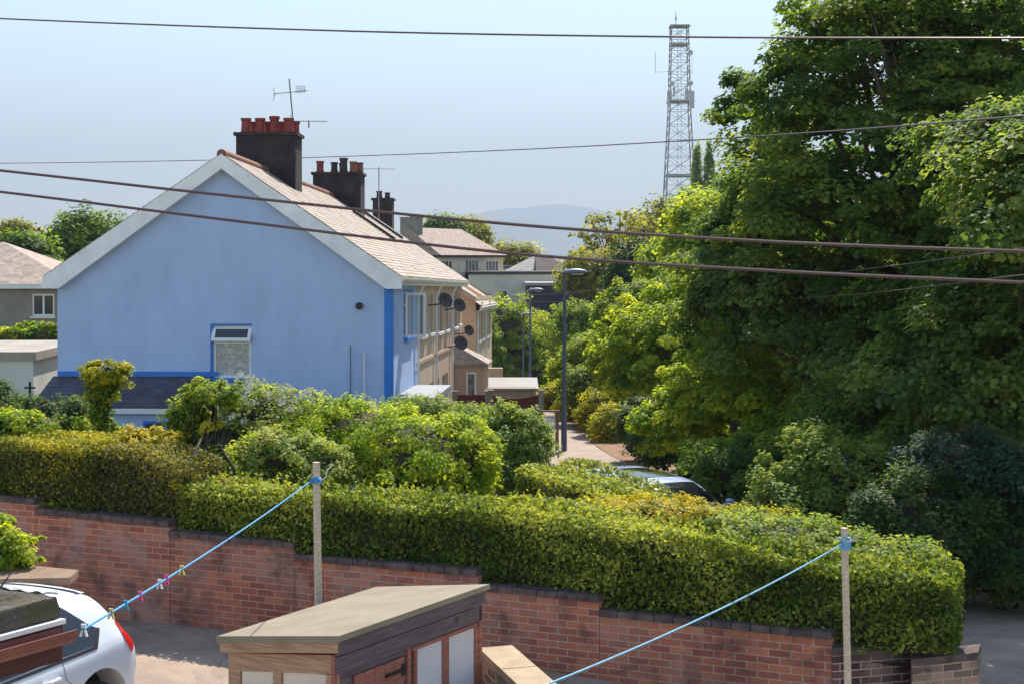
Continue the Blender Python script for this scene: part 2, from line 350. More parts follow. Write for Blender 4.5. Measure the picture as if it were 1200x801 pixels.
def hedge(name, label, pts, depth, m, ls, dens, seed, group=None, back=None, rough=.06, cat='hedge', round_=.0, shoots=0, m2=None, asp=.4):
    """pts: [(X, Y, zbottom, ztop)] along the front foot; depth is measured along 'back'"""
    rng = np.random.default_rng(seed); C = []; N = []
    pts = [np.array(p, float) for p in pts]; mb = MB()
    for a, b in zip(pts[:-1], pts[1:]):
        dv = b[:2] - a[:2]; Ls = np.linalg.norm(dv); t = dv / Ls; nb = np.array(back) if back is not None else np.array([-t[1], t[0]])
        h = (a[3] - a[2] + b[3] - b[2]) / 2
        def emit(n, fu, fd, fz, nrm):
            u = fu(n); x = a[None, :2] + u[:, None] * dv + fd(n)[:, None] * nb * depth
            zb = a[2] + (b[2] - a[2]) * u; zt = a[3] + (b[3] - a[3]) * u
            xx = x[:, 0] * 1.0 + x[:, 1]; zt = zt + rough * (np.sin(xx * 2.3) + .7 * np.sin(xx * 5.1 + 1) + .5 * np.sin(x[:, 1] * 9 + x[:, 0] * 4))
            fzv = fz(n); z = zb + (zt - zb) * fzv
            bulge = rough * (np.sin(xx * 3.1 + z * 4) + np.sin(xx * 7 + z * 6) * .6)
            p = np.column_stack([x, z]); p[:, :2] += (-nb[None] * bulge[:, None]) * (abs(nrm[2]) < .5)
            dep = rng.exponential(.05, n) - .035 - .05 * (rng.random(n) < .06) * rng.random(n); p -= np.array(nrm)[None] * dep[:, None]
            N_ = np.array(nrm)[None] * .6 + unit(rng, n) * .75 + np.array([0, 0, .3])
            thin = np.sin(xx * 1.9 + 2 * np.sin(z * 3.1)) * np.sin(z * 5.3 + xx * 1.1 + seed) + .5 * np.sin(xx * 7.7 + z * 3)
            kp = (thin < .85) | (rng.random(n) < .6) if abs(nrm[2]) < .5 else (thin < 1.1) | (rng.random(n) < .5)
            C.append(p[kp]); N.append(N_[kp])
        U = lambda n: rng.random(n); one = lambda v: (lambda n: np.full(n, v))
        edge = lambda n: np.clip(rng.random(n), 0, 1)
        emit(int(Ls * h * dens), U, one(0.), edge, (-nb[0], -nb[1], 0))
        emit(int(Ls * depth * dens), U, U, one(1.), (0, 0, 1))
        emit(int(Ls * h * dens * .6), U, one(1.), edge, (nb[0], nb[1], 0))
        if b is pts[-1]: emit(int(depth * h * dens), one(1.), U, edge, (t[0], t[1], 0))
        if a is pts[0]: emit(int(depth * h * dens), one(0.), U, edge, (-t[0], -t[1], 0))
        if shoots:
            n = int(Ls * shoots); u = rng.random(n); d = rng.random(n) * .9; k = 9
            x = a[None, :2] + u[:, None] * dv + d[:, None] * nb * depth; zt = a[3] + (b[3] - a[3]) * u
            hh = rng.uniform(.05, .2, n); lean = rng.normal(size=(n, 2)) * .05
            f = np.tile(np.linspace(.1, 1, k), n); i = np.repeat(np.arange(n), k)
            p = np.column_stack([x[i] + lean[i] * f[:, None] + rng.normal(size=(n * k, 2)) * .015, zt[i] + hh[i] * f])
            C.append(p); N.append(unit(rng, n * k) + np.array([0, -.3, .4]))
        i_ = .1
        A0 = a[:2] + nb * i_; B0 = b[:2] + nb * i_; A1 = a[:2] + nb * (depth - i_); B1 = b[:2] + nb * (depth - i_)
        mb.hexa([(*A0, a[2]), (*B0, b[2]), (*B1, b[2]), (*A1, a[2])], [(*A0, a[3] - .12), (*B0, b[3] - .12), (*B1, b[3] - .12), (*A1, a[3] - .12)])
    C = np.concatenate(C); N = np.concatenate(N); n = len(C)
    topz = np.interp(C[:, 0], sorted([p[0] for p in pts]), [p[3] for p in sorted(pts, key=lambda p: p[0])])   # leaves near the clipped top get a paler tint
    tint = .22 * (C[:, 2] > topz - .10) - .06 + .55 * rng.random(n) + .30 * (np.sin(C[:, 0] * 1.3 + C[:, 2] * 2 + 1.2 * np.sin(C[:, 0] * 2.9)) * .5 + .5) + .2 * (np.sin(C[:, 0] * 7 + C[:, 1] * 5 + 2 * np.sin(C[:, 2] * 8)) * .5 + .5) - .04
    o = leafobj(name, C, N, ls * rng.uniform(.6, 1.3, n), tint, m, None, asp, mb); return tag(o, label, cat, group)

# ------------------------------------------------------------------ ground, roads, hills
def G(Y):
    return float(np.interp(Y, [16, 20, 35, 48, 82, 107, 160, 400, 15000], [-4.6, -4.85, -5.6, -6.35, -7.8, -10, -10.5, -12, -12]))
def zroad(X, Y):
    a = -3.95 - .072 * (min(max(X, -14), 8) + 6.5); t = min(1, max(0, (Y - 13) / 8))
    z = a * (1 - t) + (G(Y) + .0) * t if Y > 13 else a
    d = min(6, max(-1, 14.74 - .389 * X - .921 * Y)); return z + (.06 - .08 * d) * min(1, max(0, 1 - (X - 2.5) / 3)) * (1 if d > 0 else 1 + d)
def coords(a):
    s = []; 
    for lo, hi, st in a:
        x = lo
        while x < hi: s.append(x); x += st
    return s
ASPH = mat('asphalt', (.33, .25, .19), .9, .2, 1.2, .35, 60, kind='asphalt')
xs = coords([(-15000, -1000, 3500), (-1000, -200, 200), (-200, -40, 20), (-40, 40, 2), (40, 200, 20), (200, 1000, 200), (1000, 15001, 3500)])
ys = coords([(-60, 0, 20), (0, 120, 2), (120, 400, 40), (400, 2000, 400), (2000, 16001, 3500)])
def hill(X, Y):
    s = lambda t: min(1, max(0, t)) ** 2 * (3 - 2 * min(1, max(0, t)))
    return 9 * s((X - 8) / 40) * s((Y - 90) / 150) * (1 - s((Y - 420) / 600)) + 2.2 * s((X - 7) / 8) * s((Y - 18) / 14) * (1 - s((Y - 70) / 60))
gm = MB(); gm.grid([[(x, y, zroad(x, y) - .06 + hill(x, y)) for x in xs] for y in ys])
tag(gm.build('ground', mat('grassy_ground', (.07, .085, .03), .95, .3, .5, .4, 20, c2=(.10, .08, .045))), kind='structure')

def yw(x): return 16 * 4100 / (x + 3500)       # depth of the brick wall's line at photo column x
def W(x, y): return P(x, y, yw(x))
WN = Vector((.389, .921, 0))                    # horizontal normal of the wall, away from the camera
rows = []
for i in range(30):                             # asphalt in front of the wall, then the side street
    x = -700 + i * 90; p = W(x, 300)
    rows.append([(p.x - WN.x * d, p.y - WN.y * d, zroad(p.x - WN.x * d, p.y - WN.y * d)) for d in (.0, 1.5, 3, 5, 7, 9.5, 12, 14)])
rm = MB(); rm.grid(rows); tag(rm.build('road', ASPH), kind='structure')
SL = [(4.75, 14.4), (4.3, 17), (3.8, 20), (2.0, 27), (1.2, 35), (1.1, 45), (1.35, 63), (1.2, 85), (.8, 110)]
SR = [(10.5, 14.4), (8.2, 17), (7.3, 20), (6.2, 27), (4.7, 35), (3.5, 44), (2.4, 63), (2.9, 85), (2.5, 110)]
def strip(i0, i1, name, m, dz):
    mb = MB(); rws = []
    for i in range(i0, i1):
        for k in range(4 if i < i1 - 1 else 5):
            f = k / 4; a = [SL[i][j] * (1 - f) + SL[i + 1][j] * f for j in (0, 1)]; b = [SR[i][j] * (1 - f) + SR[i + 1][j] * f for j in (0, 1)]
            rws.append([(a[0] * (1 - g) + b[0] * g, a[1] * (1 - g) + b[1] * g, 0) for g in (0, .25, .5, .75, 1)])
    mb.grid([[(x, y, zroad(x, y) + hill(x, y) + dz) for x, y, _ in r_] for r_ in rws]); return tag(mb.build(name, m), kind='structure')
strip(0, 5, 'street', ASPH, .012)
strip(4, 8, 'path', mat('pink_concrete', (.30, .225, .18), .9, .12, .8, .3, 40, kind='asphalt'), .03)
# sandy verge at the right of the path
vm = MB(); vm.grid([[(x0 - .3, y, G(y) + .045), (x0 + .9, y, G(y) + .06)] for y, x0 in ((38, 4.3), (42, 3.75), (47, 3.3), (54, 2.95), (62, 2.45))])
tag(vm.build('verge', mat('dry_litter', (.27, .15, .085), .95, .3, 5, .8, 30)), kind='structure')

def ridge(name, prof, Y, wid, m):
    xs_ = [p[0] for p in prof]; hs = [p[1] for p in prof]; rows = []
    for k in np.linspace(-1, 1, 25):
        row = []
        for x in np.linspace(xs_[0], xs_[-1], 160):
            h = max(0, (300 - np.interp(x, xs_, hs)) / F * Y) + 12
            s = (1 - abs(k)) ** 1.15; X = (x - 600) / F * Y
            z = -13 + h * s * (1 + .10 * math.sin(X / 330 + k * 5) * (1 - s) + .08 * math.sin(X / 140 + k * 9) * (1 - s)) + 3 * math.sin(X / 60 + k * 20) * s
            row.append((X + 200 * math.sin(k * 3), Y + k * wid, z))
        rows.append(row)
    mb = MB(); mb.grid(rows); return tag(mb.build(name, m, auto=180), kind='structure')
HM = mat('moor', (.09, .10, .06), .95, .2, .002, c2=(.06, .08, .04))
ridge('mountain_ridge', [(-150, 297), (-60, 280), (0, 276), (40, 272), (70, 274), (120, 284), (200, 292), (380, 290), (460, 272), (500, 262), (545, 252), (560, 251), (575, 247), (600, 243), (612, 245), (622, 243), (640, 239), (665, 240), (690, 243), (720, 250), (760, 255), (830, 262), (950, 284), (1100, 292), (1300, 297)], 12500, 2600, HM)
ridge('foothill', [(380, 298), (450, 280), (500, 268), (540, 262), (575, 256), (610, 258), (660, 268), (720, 280), (800, 288), (900, 296)], 9000, 1300, HM)

# garden soil behind the brick wall (raised)
COP = [(-80, 573), (0, 581), (42, 584), (42.5, 595), (199, 610), (199.5, 621), (345, 635), (345.5, 648), (560, 666), (560.5, 683), (702, 696), (702.5, 713), (975, 740), (975.5, 757), (1067, 757)]
def zcop(x): return float(np.interp(x, [-700, 0, 199, 338, 568, 700, 975, 1100], [-2.7, -3.05, -3.3, -3.44, -3.58, -3.73, -3.9, -3.95]))
rows = []
for i in range(16):
    x = -700 + i * (1090 + 700) / 15; p = W(x, 300); rr = []
    for k in range(9):
        f = (k / 8) ** 1.3; e = Vector((-16 + 17.2 * (x + 700) / 1790, 34.6, 0))
        q = Vector((p.x, p.y, 0)) + WN * .22; r_ = q.lerp(e, f)
        rr.append((r_.x, r_.y, (zcop(x) - .12) * (1 - f) + (G(34) + .02) * f))
    rows.append(rr)
gs = MB(); gs.grid(rows); tag(gs.build('garden_soil', mat('soil', (.08, .06, .04), .95, .3, 3, .6, 20)), kind='structure')
def zgard(X, Y):
    f = min(1, max(0, (Y - 16.5) / 18)); return -3.7 * (1 - f) - 5.6 * f

# ------------------------------------------------------------------ the brick wall
BR = mat('red_brick', (.44, .155, .085), .9, .2, 5, .55, 60, kind='brick', c2=(.32, .10, .07))
BRD = mat('dark_brick', (.17, .075, .07), .9, .2, 5, .55, 60, kind='brick', c2=(.05, .03, .035))
BRP = mat('pale_brick', (.30, .19, .14), .9, .2, 5, .55, 60, kind='brick', c2=(.13, .085, .075))
COPM = mat('old_coping', (.14, .10, .09), .95, .3, 7, .8, 30, c2=(.06, .044, .044))
wt = thing('brick_wall', 'long stepped red brick retaining wall with dark coping below the clipped hedge', 'wall', W(500, 800))
secs = [(-500, 570.0, -80.5, 580), (-80, 573, 42, 584), (42.6, 595, 199, 610), (199.6, 621, 345, 635), (345.6, 648, 560, 667), (560.6, 683, 702, 697), (702.6, 713, 975, 740)]
wb = MB(); cb = MB()
def wseg(mb, a, b, z0a, z0b, z1a, z1b, f, bk):
    A = [a - WN * f, b - WN * f, b + WN * bk, a + WN * bk]; za = [z0a, z0b, z0b, z0a]; zb = [z1a, z1b, z1b, z1a]
    mb.hexa([(q.x, q.y, z) for q, z in zip(A, za)], [(q.x, q.y, z) for q, z in zip(A, zb)])
for x0, y0, x1, y1 in secs:
    a, b = W(x0, y0), W(x1, y1)
    wseg(wb, a, b, -5.2, -5.2, a.z - .075, b.z - .075, .0, .22); n = 12
    for i in range(n):          # coping stones, one after another, slightly uneven
        q0 = a.lerp(b, i / n + .002); q1 = a.lerp(b, (i + 1) / n - .002); j = rnd.uniform(-.006, .006)
        wseg(cb, q0, q1, q0.z - .072, q1.z - .072, q0.z + j, q1.z + j * .5, .035 + rnd.uniform(-.006, .006), .26)
wb.build('wall', BR, wt); cb.build('coping', COPM, wt)
wp = MB(); cp = MB()            # dark pier, then the short end piece that turns the corner
a = W(976, 757); b = P(1066, 757, 14.85); wseg(wp, a - WN * .03, b, -5.2, -5.2, a.z - .075, b.z - .075, 0, .3); wseg(cp, a - WN * .03, b, a.z - .072, b.z - .072, a.z, b.z, .03, .33)
wp.build('dark_pier', BRD, wt)['label'] = 'dark sooty brick section near the corner'
a = P(1068, 771, 14.5); b = P(1146, 763, 14.75); c = Vector((4.4, 19.5, b.z - .35))
wq = MB(); wseg(wq, a, b, -5.2, -5.2, a.z - .075, b.z - .075, 0, .3); wseg(cp, a, b, a.z - .072, b.z - .072, a.z, b.z, .03, .33)
sd_ = Vector((1, .1, 0)) * .12
wq.hexa([(b.x - .25, b.y + .3, -5.3), (b.x, b.y + .3, -5.3), (c.x, c.y, -5.3), (c.x - .25, c.y, -5.3)], [(b.x - .25, b.y + .3, b.z - .08), (b.x, b.y + .3, b.z - .08), (c.x, c.y, c.z), (c.x - .25, c.y, c.z)])
wq.build('end_pier', BRP, wt)['label'] = 'paler brick end piece turning the street corner'
cp.build('coping', COPM, wt)

# ------------------------------------------------------------------ terrace
DX, DY = math.sin(R(2.4)), math.cos(R(2.4))
def TF(t, o, z): return (-2.83 + DX * t + DY * o, 35 + DY * t - DX * o, z - .022 * t)
def tk(x, o=0):                 # photo column -> distance along the facade
    k = (x - 600) / F; return (-2.83 + DY * o - k * (35 - DX * o)) / (k * DY - DX)
WHITE = mat('white_paint', (.74, .74, .72), .5, .06, 3)
UPVC = mat('white_upvc', (.78, .78, .78), .35, .03, 3, spec=.5)
BLUE = mat('pale_blue_render', (.42, .545, .80), .9, .035, 1.0, .35, 90, kind='stain')
BLUED = mat('bright_blue_paint', (.035, .20, .62), .55, .06, 3)
SLATE = mat('sunlit_slate', (.35, .285, .23), .75, .2, 2, .5, 30, kind='slate', c2=(.19, .145, .11))
SLATED = mat('dark_slate', (.085, .08, .10), .7, .2, 2, .5, 30, kind='slate', c2=(.055, .05, .07))
TERRA = mat('terracotta', (.25, .095, .06), .75, .2, 6, .2, 20)
POT = mat('red_chimney_pot', (.24, .045, .035), .6, .2, 6)
POTD = mat('sooty_pot', (.06, .045, .045), .8, .2, 6)
SOOT = mat('sooty_render', (.048, .036, .038), .95, .3, 2.5, .7, 35, c2=(.022, .018, .022), kind='stain')
GLS = glass(); METAL = mat('galvanised', (.25, .26, .28), .5, .1, 5, metal=.6)
DARKM = mat('dark_metal', (.03, .03, .035), .5, .1, 5, metal=.3)
def holed(mb, u0, u1, z0, z1, holes, fr, th, zt=None):
    """wall sheet with openings; fr(u, depth, z) -> local point; th is its thickness"""
    us = sorted({u0, u1, *[h[0] for h in holes], *[h[1] for h in holes]}); zs = sorted({z0, z1, *[h[2] for h in holes], *[h[3] for h in holes]})
    for a, b in zip(us[:-1], us[1:]):
        for c, d in zip(zs[:-1], zs[1:]):
            if any(h[0] <= a and b <= h[1] and h[2] <= c and d <= h[3] for h in holes): continue
            mb.add([fr(a, 0, c), fr(b, 0, c), fr(b, 0, d), fr(a, 0, d)], [(0, 1, 2, 3)])
    for h in holes:
        a, b, c, d = h[:4]
        for p, q in (((a, c), (b, c)), ((b, c), (b, d)), ((b, d), (a, d)), ((a, d), (a, c))):
            mb.add([fr(p[0], 0, p[1]), fr(q[0], 0, q[1]), fr(q[0], th, q[1]), fr(p[0], th, p[1])], [(3, 2, 1, 0)])
def window(par, fr, u0, u1, z0, z1, dep=.08, cols=2, trans=None, sill=True, m=UPVC, sm=None, pane=None, label=None, b=.055):
    def bar(mb, a0, a1, b0, b1, d0, d1):
        mb.hexa([fr(a0, d0, b0), fr(a1, d0, b0), fr(a1, d0, b1), fr(a0, d0, b1)], [fr(a0, d1, b0), fr(a1, d1, b0), fr(a1, d1, b1), fr(a0, d1, b1)])
    f = MB(); bar(f, u0, u1, z0, z0 + b, dep, dep + .06); bar(f, u0, u1, z1 - b, z1, dep, dep + .06)
    bar(f, u0, u0 + b, z0 + b, z1 - b, dep, dep + .06); bar(f, u1 - b, u1, z0 + b, z1 - b, dep, dep + .06)
    for i in range(1, cols): c = u0 + (u1 - u0) * i / cols; bar(f, c - b / 2, c + b / 2, z0 + b, z1 - b, dep + .003, dep + .057)
    if trans:
        for i in range(cols):
            a_ = u0 + (u1 - u0) * i / cols; e_ = u0 + (u1 - u0) * (i + 1) / cols; bar(f, a_ + b, e_ - b, trans - b / 2, trans + b / 2, dep + .005, dep + .055)
    w_ = f.build('window', m, par)
    if label: w_['label'] = label
    g = MB(); bar(g, u0 + b / 2, u1 - b / 2, z0 + b / 2, z1 - b / 2, dep + .025, dep + .035); g.build('pane', pane or GLS, w_)
    if sill: s = MB(); bar(s, u0 - .06, u1 + .06, z0 - .09, z0 - .003, -.09, dep + .05); s.build('sill', sm or WHITE, w_)
    return w_
EZ, RZ, RO = -.47, 2.42, -4.02   # eave and ridge heights, ridge offset
SLP = (RZ - EZ) / 4.25
def roofz(o, dz=0): return RZ + dz - SLP * abs(o - RO)
def terrace_house(name, label, t0, t1, wm, holes, first=False, last=False, dz=0, roofm=SLATE, oo=0, group=None, gable_holes=()):
    h = thing(name, label, 'house', TF(t0, RO, -5.6 + dz), group)
    fr = lambda u, d, z: TF(u, oo - d, z)
    mb = MB(); holed(mb, t0, t1, -6.6 + dz, EZ + .12 + dz, holes, fr, .16)
    bk = -8.04
    mb.add([TF(t0, bk, -6.6 + dz), TF(t1, bk, -6.6 + dz), TF(t1, bk, EZ + .12 + dz), TF(t0, bk, EZ + .12 + dz)], [(3, 2, 1, 0)])
    for tt, on, sg in ((t0, first, 1), (t1, last, -1)):
        gfr = lambda u, d, z, tt=tt, sg=sg: TF(tt + d * sg, u, z)
        holed(mb, bk, oo, -6.6 + dz, EZ + .10 + dz, gable_holes if (tt == t0 and on) else (), gfr, .16)
        mb.add([TF(tt, bk, EZ + .10 + dz), TF(tt, oo, EZ + .10 + dz), TF(tt, RO, RZ + dz - .09)], [(0, 1, 2)])
    mb.build('wall', wm, h)
    ta = t0 - (.27 if first else 0); tb = t1 + (.27 if last else 0); ov = oo + .24
    rf = MB()
    for s in (1, -1):
        e = ov if s > 0 else bk - .24; ze = roofz(e, dz) if s > 0 else roofz(e, dz)
        n = 34; 
        for i in range(n):       # slate courses, each lapping the one below by a few millimetres
            a0 = RO + (e - RO) * i / n; a1 = RO + (e - RO) * (i + 1) / n; z0 = roofz(a0, dz); z1 = roofz(a1, dz)
            rf.prism([TF(ta, a0, z0), TF(ta, a1, z1 + .014), TF(ta, a1, z1 - .012 if i < n - 1 else z1 - .05), TF(ta, a0, z0 - .012)],
                     [TF(tb, a0, z0), TF(tb, a1, z1 + .014), TF(tb, a1, z1 - .012 if i < n - 1 else z1 - .05), TF(tb, a0, z0 - .012)])
    r_ = rf.build('roof', roofm, h)
    rt = MB(); k = int((tb - ta) / .3)
    for i in range(k):
        a = ta + (tb - ta) * i / k; rt.tube([TF(a, RO, RZ + dz - .02), TF(a + (tb - ta) / k - .012, RO, RZ + dz - .02)], [.115, .122], 10)
    rt.build('ridge_tiles', TERRA, r_)
    gt = MB(); pr = [(ov + .01 + .06 * math.cos(a), -.06 + .055 * math.sin(a)) for a in [math.pi + math.pi * i / 8 for i in range(9)]]
    ez = roofz(ov, dz) - .02
    prof = [(o, ez + z) for o, z in pr]; prof = prof + [(prof[-1][0], ez - .035), (prof[0][0], ez - .035)]
    gt.prism([TF(ta + .02, o, z) for o, z in prof], [TF(tb - .02, o, z) for o, z in prof])
    gt.build('gutter', UPVC, h)
    fa = MB(); fa.box(ta + .03, tb - .03, ov - .055, ov - .03, ez - .2, ez - .06, TF); fa.box(ta + .03, tb - .03, oo + .002, ov - .058, ez - .2, ez - .18, TF); fa.build('fascia', WHITE, h)
    return h
def downpipe(h, t, oo=0, dz=0, m=UPVC):
    mb = MB(); zt = EZ - .1 + dz
    mb.tube([TF(t, oo + .24, zt + .02), TF(t, oo + .22, zt - .12), TF(t, oo + .07, zt - .42), TF(t, oo + .07, zt - .6), TF(t, oo + .07, -6.2 + dz)], .038, 9)
    for z in (-1.6, -3.0, -4.4): mb.box(t - .06, t + .06, oo + .0, oo + .08, z + dz, z + dz + .05, TF)
    mb.build('downpipe', m, h)
def chimney(h, t0, t1, wd, top, pots, dz=0, m=SOOT, cap=.06, half=0):
    b = MB(); o0, o1 = RO - wd / 2 + half, RO + wd / 2 + half
    b.box(t0, t1, o0, o1, 0 + dz, top, TF)
    c = b.build('chimney', m, h)
    k = MB(); k.box(t0 - cap, t1 + cap, o0 - cap, o1 + cap, top + .002, top + .09, TF); k.build('cap', m, c)
    for (f, g, r, hh, pm) in pots:
        p = MB(); q = TF(t0 + (t1 - t0) * g, o0 + (o1 - o0) * f, top + .09)
        p.lathe(q, [(r * 1.02, -.01), (r * 1.0, .05), (r * .88, .09), (r * .84, hh * .8), (r * 1.0, hh * .84), (r * 1.02, hh), (r * .72, hh + .002), (r * .7, hh * .5)], 16)
        p.build('chimney_pot', pm, c)
    return c
def dish(h, t, z, r=.23, oo=0):
    c = Vector(TF(t, oo + .48, z)); n = Vector((.55, -.78, .35)).normalized(); u = n.orthogonal().normalized(); v = n.cross(u); mb = MB(); rows = []
    for i in range(6):
        q = r * i / 5; rows.append([c + (u * math.cos(a) + v * math.sin(a)) * q + n * (q * q * .5 / r) for a in [2 * math.pi * j / 20 for j in range(21)]])
    mb.grid(rows); rows2 = [[p - n * .012 for p in rw] for rw in rows]; mb.grid(rows2)
    d = mb.build('satellite_dish', mat('dish_grey', (.10, .085, .09), .5, .1, 4), h)
    a = MB(); a.tube([c + v * -r * .9, c + n * r * 1.0 - v * r * .25], .012, 6); a.tube([c + n * r * 1.0 - v * r * .25, c + n * (r * 1.0 - .09) - v * r * .2], .03, 8)
    a.tube([c - n * .01, c - n * .1 + Vector((-.1, 0, -.05)), TF(t + .1, oo + .01, z - .12)], .02, 6); a.build('bracket_arm', DARKM, d)

# --- blue end house
gh = (tk(474), tk(484.5))
U1 = [(2.4, 4.3, -2.02, -.86), (2.2, 4.6, -5.0, -3.45)]
gw = (-11.9 + 4.766, 0)
gx0 = (247 - 600) / F * 35 + 2.83; gx1 = (293 - 600) / F * 35 + 2.83; gz1 = -(382 - 300) / F * 35; gz0 = -(443 - 300) / F * 35
GH = [(gx0, gx1, gz0, gz1)]
h1 = terrace_house('end_terrace_house', 'pale blue rendered end terrace house with bright blue trim and tall red-potted chimney', 0, 5.3, BLUE, [(a, b, c, d) for a, b, c, d in U1], True, False, gable_holes=GH)
gfr = lambda u, d, z: TF(d, u, z)
# gable window: blue painted reveal, fixed pane, top hopper pushed open
rv = MB()
rv.hexa([gfr(gx0 + .001, .0, gz0), gfr(gx0 + .012, .0, gz0), gfr(gx0 + .012, .0, gz1), gfr(gx0 + .001, 0, gz1)], [gfr(gx0 + .001, .14, gz0), gfr(gx0 + .012, .14, gz0), gfr(gx0 + .012, .14, gz1), gfr(gx0 + .001, .14, gz1)])
rv.box(-.12, -.003, gx0 - .09, gx1 + .09, gz0 - .08, gz0 - .002, lambda a, b, c: TF(a, b, c)); rv.box(-.01, -.002, gx0 - .05, gx0 - .001, gz0, gz1 + .05, lambda a, b, c: TF(a, b, c)); rv.box(-.01, -.002, gx0, gx1 + .02, gz1 + .001, gz1 + .05, lambda a, b, c: TF(a, b, c))
rv.build('window_surround', BLUED, h1)
hz = gz1 - .36
window(h1, gfr, gx0 + .012, gx1 - .002, gz0 + .002, hz, .05, 1, sill=False, pane=mat('net_curtain', (.62, .60, .54), .5, .2, 6, kind='curtain'), label='fixed lower light showing a patterned net curtain', b=.06)
window(h1, gfr, gx0 + .012, gx1 - .002, hz + .003, gz1 - .002, .09, 1, sill=False, label='top light behind the open hopper', b=.03)
hp = MB(); z0_, z1_ = hz + .01, gz1 - .02; q = lambda u, z: TF(.06 - (z1_ - z) / (z1_ - z0_) * .24, u, z)
def hopbar(u0, u1, a, b): hp.hexa([q(u0, a), q(u1, a), q(u1, b), q(u0, b)], [Vector(q(u0, a)) + Vector((0, .05, 0)), Vector(q(u1, a)) + Vector((0, .05, 0)), Vector(q(u1, b)) + Vector((0, .05, 0)), Vector(q(u0, b)) + Vector((0, .05, 0))])
ua, ub = gx0 - .0, gx1 + .01
hopbar(ua, ub, z0_, z0_ + .07); hopbar(ua, ub, z1_ - .06, z1_); hopbar(ua, ua + .08, z0_ + .07, z1_ - .06); hopbar(ub - .08, ub, z0_ + .07, z1_ - .06)
hs_ = hp.build('open_hopper', UPVC, h1)
hg = MB(); hg.hexa([q(ua + .08, z0_ + .07), q(ub - .08, z0_ + .07), q(ub - .08, z1_ - .06), q(ua + .08, z1_ - .06)], [Vector(q(*k)) + Vector((0, .02, 0)) for k in ((ua + .08, z0_ + .07), (ub - .08, z0_ + .07), (ub - .08, z1_ - .06), (ua + .08, z1_ - .06))]); hg.build('pane', GLS, hs_)
# corner pilaster, vent, pipes
cp_ = MB(); cp_.box(-.03, -.001, -.19, .03, -6.4, EZ - .05, TF); cp_.build('corner_stripe', BLUED, h1)
vt = MB(); c_ = Vector(P(421, 358.5, 35)); vt.tube([c_ + Vector((0, -.06, 0)), c_ + Vector((0, .02, 0))], .085, 18); vt.build('vent', DARKM, h1)
pp = MB(); pp.tube([P(427, 412, 34.94), P(427, 500, 34.94)], .022, 8); pp.build('waste_pipe', UPVC, h1)
pp = MB(); pp.tube([P(410.5, 404, 34.98), P(411, 440, 34.97), P(410.5, 500, 34.98)], .012, 6); pp.build('cable', mat('grey_cable', (.12, .14, .22), .7), h1)
# bargeboards
bb = MB()
for s in (1, -1):
    e = .26 if s > 0 else -8.30; fo = RO
    zt0 = RZ - .02; zt1 = roofz(e) - .02; wdt = .35
    oa = e - s * .62
    A = [(fo, zt0), (e, zt1), (e, zt1 - .27), (e - s * .38, zt1 - .27), (fo, zt0 - wdt)]
    bb.prism([TF(-.29, o, z) for o, z in A], [TF(-.255, o, z) for o, z in A])
    B = [(fo, zt0 - wdt + .02), (e - s * .34, zt1 - .25), (e - s * .38, zt1 - .27), (fo, zt0 - wdt)]
    bb.prism([TF(-.25, o, z) for o, z in B], [TF(0, o, z) for o, z in B])
bb.build('bargeboard', mat('barge_white', (.84, .84, .86), .6, .08, 2), h1)
window(h1, lambda u, d, z: TF(u, -d, z), *U1[0], .07, 3, trans=-1.2, sm=BLUED)
window(h1, lambda u, d, z: TF(u, -d, z), *U1[1], .07, 3, sm=BLUED)
sv = MB(); sb = MB()             # blue painted reveals and the sash standing open
for a, b in ((2.34, 2.4), (4.3, 4.36)): sb.box(a, b, .002, .012, -2.08, -.8, TF)
sb.box(2.34, 4.36, .002, .012, -.86, -.8, TF); sb.build('window_surround', BLUED, h1)
SGL = mat('clear_glass', (.75, .82, .85), .03, 0); SGL.node_tree.nodes['Principled BSDF'].inputs['Transmission Weight'].default_value = .85; SGL.node_tree.nodes['Principled BSDF'].inputs['IOR'].default_value = 1.02
def sash(h, t, z0, z1, w_):
    s = MB(); d = lambda k: (t + k * .35, k)
    for (a0, a1, b0, b1) in ((0, w_, z0, z0 + .06), (0, w_, z1 - .06, z1), (0, .06, z0 + .06, z1 - .06), (w_ - .06, w_, z0 + .06, z1 - .06)):
        s.hexa([TF(t + a0 * .35, .02 + a0, b0), TF(t + a1 * .35, .02 + a1, b0), TF(t + a1 * .35, .02 + a1, b1), TF(t + a0 * .35, .02 + a0, b1)], [TF(t + .04 + a0 * .35, .02 + a0, b0), TF(t + .04 + a1 * .35, .02 + a1, b0), TF(t + .04 + a1 * .35, .02 + a1, b1), TF(t + .04 + a0 * .35, .02 + a0, b1)])
    o = s.build('open_sash', UPVC, h); g = MB()
    g.hexa([TF(t + .02, .05, z0 + .05), TF(t + w_ * .35, w_ - .03, z0 + .05), TF(t + w_ * .35, w_ - .03, z1 - .05), TF(t + .02, .05, z1 - .05)], [TF(t + .03, .05, z0 + .05), TF(t + .01 + w_ * .35, w_ - .03, z0 + .05), TF(t + .01 + w_ * .35, w_ - .03, z1 - .05), TF(t + .03, .05, z1 - .05)])
    g.build('pane', SGL, o)
sash(h1, 2.5, -2.0, -.88, .5)
downpipe(h1, 5.2)
# flat-roofed bay at the front
by = MB(); by.box(.35, 4.9, .005, .85, -6.2, -3.52, TF); b_ = by.build('bay', BLUE, h1)
br_ = MB(); br_.box(.25, 5.0, .002, .98, -3.515, -3.36, TF); br_.build('bay_roof', mat('pale_roof_paint', (.24, .26, .30), .6, .08, 3), b_)
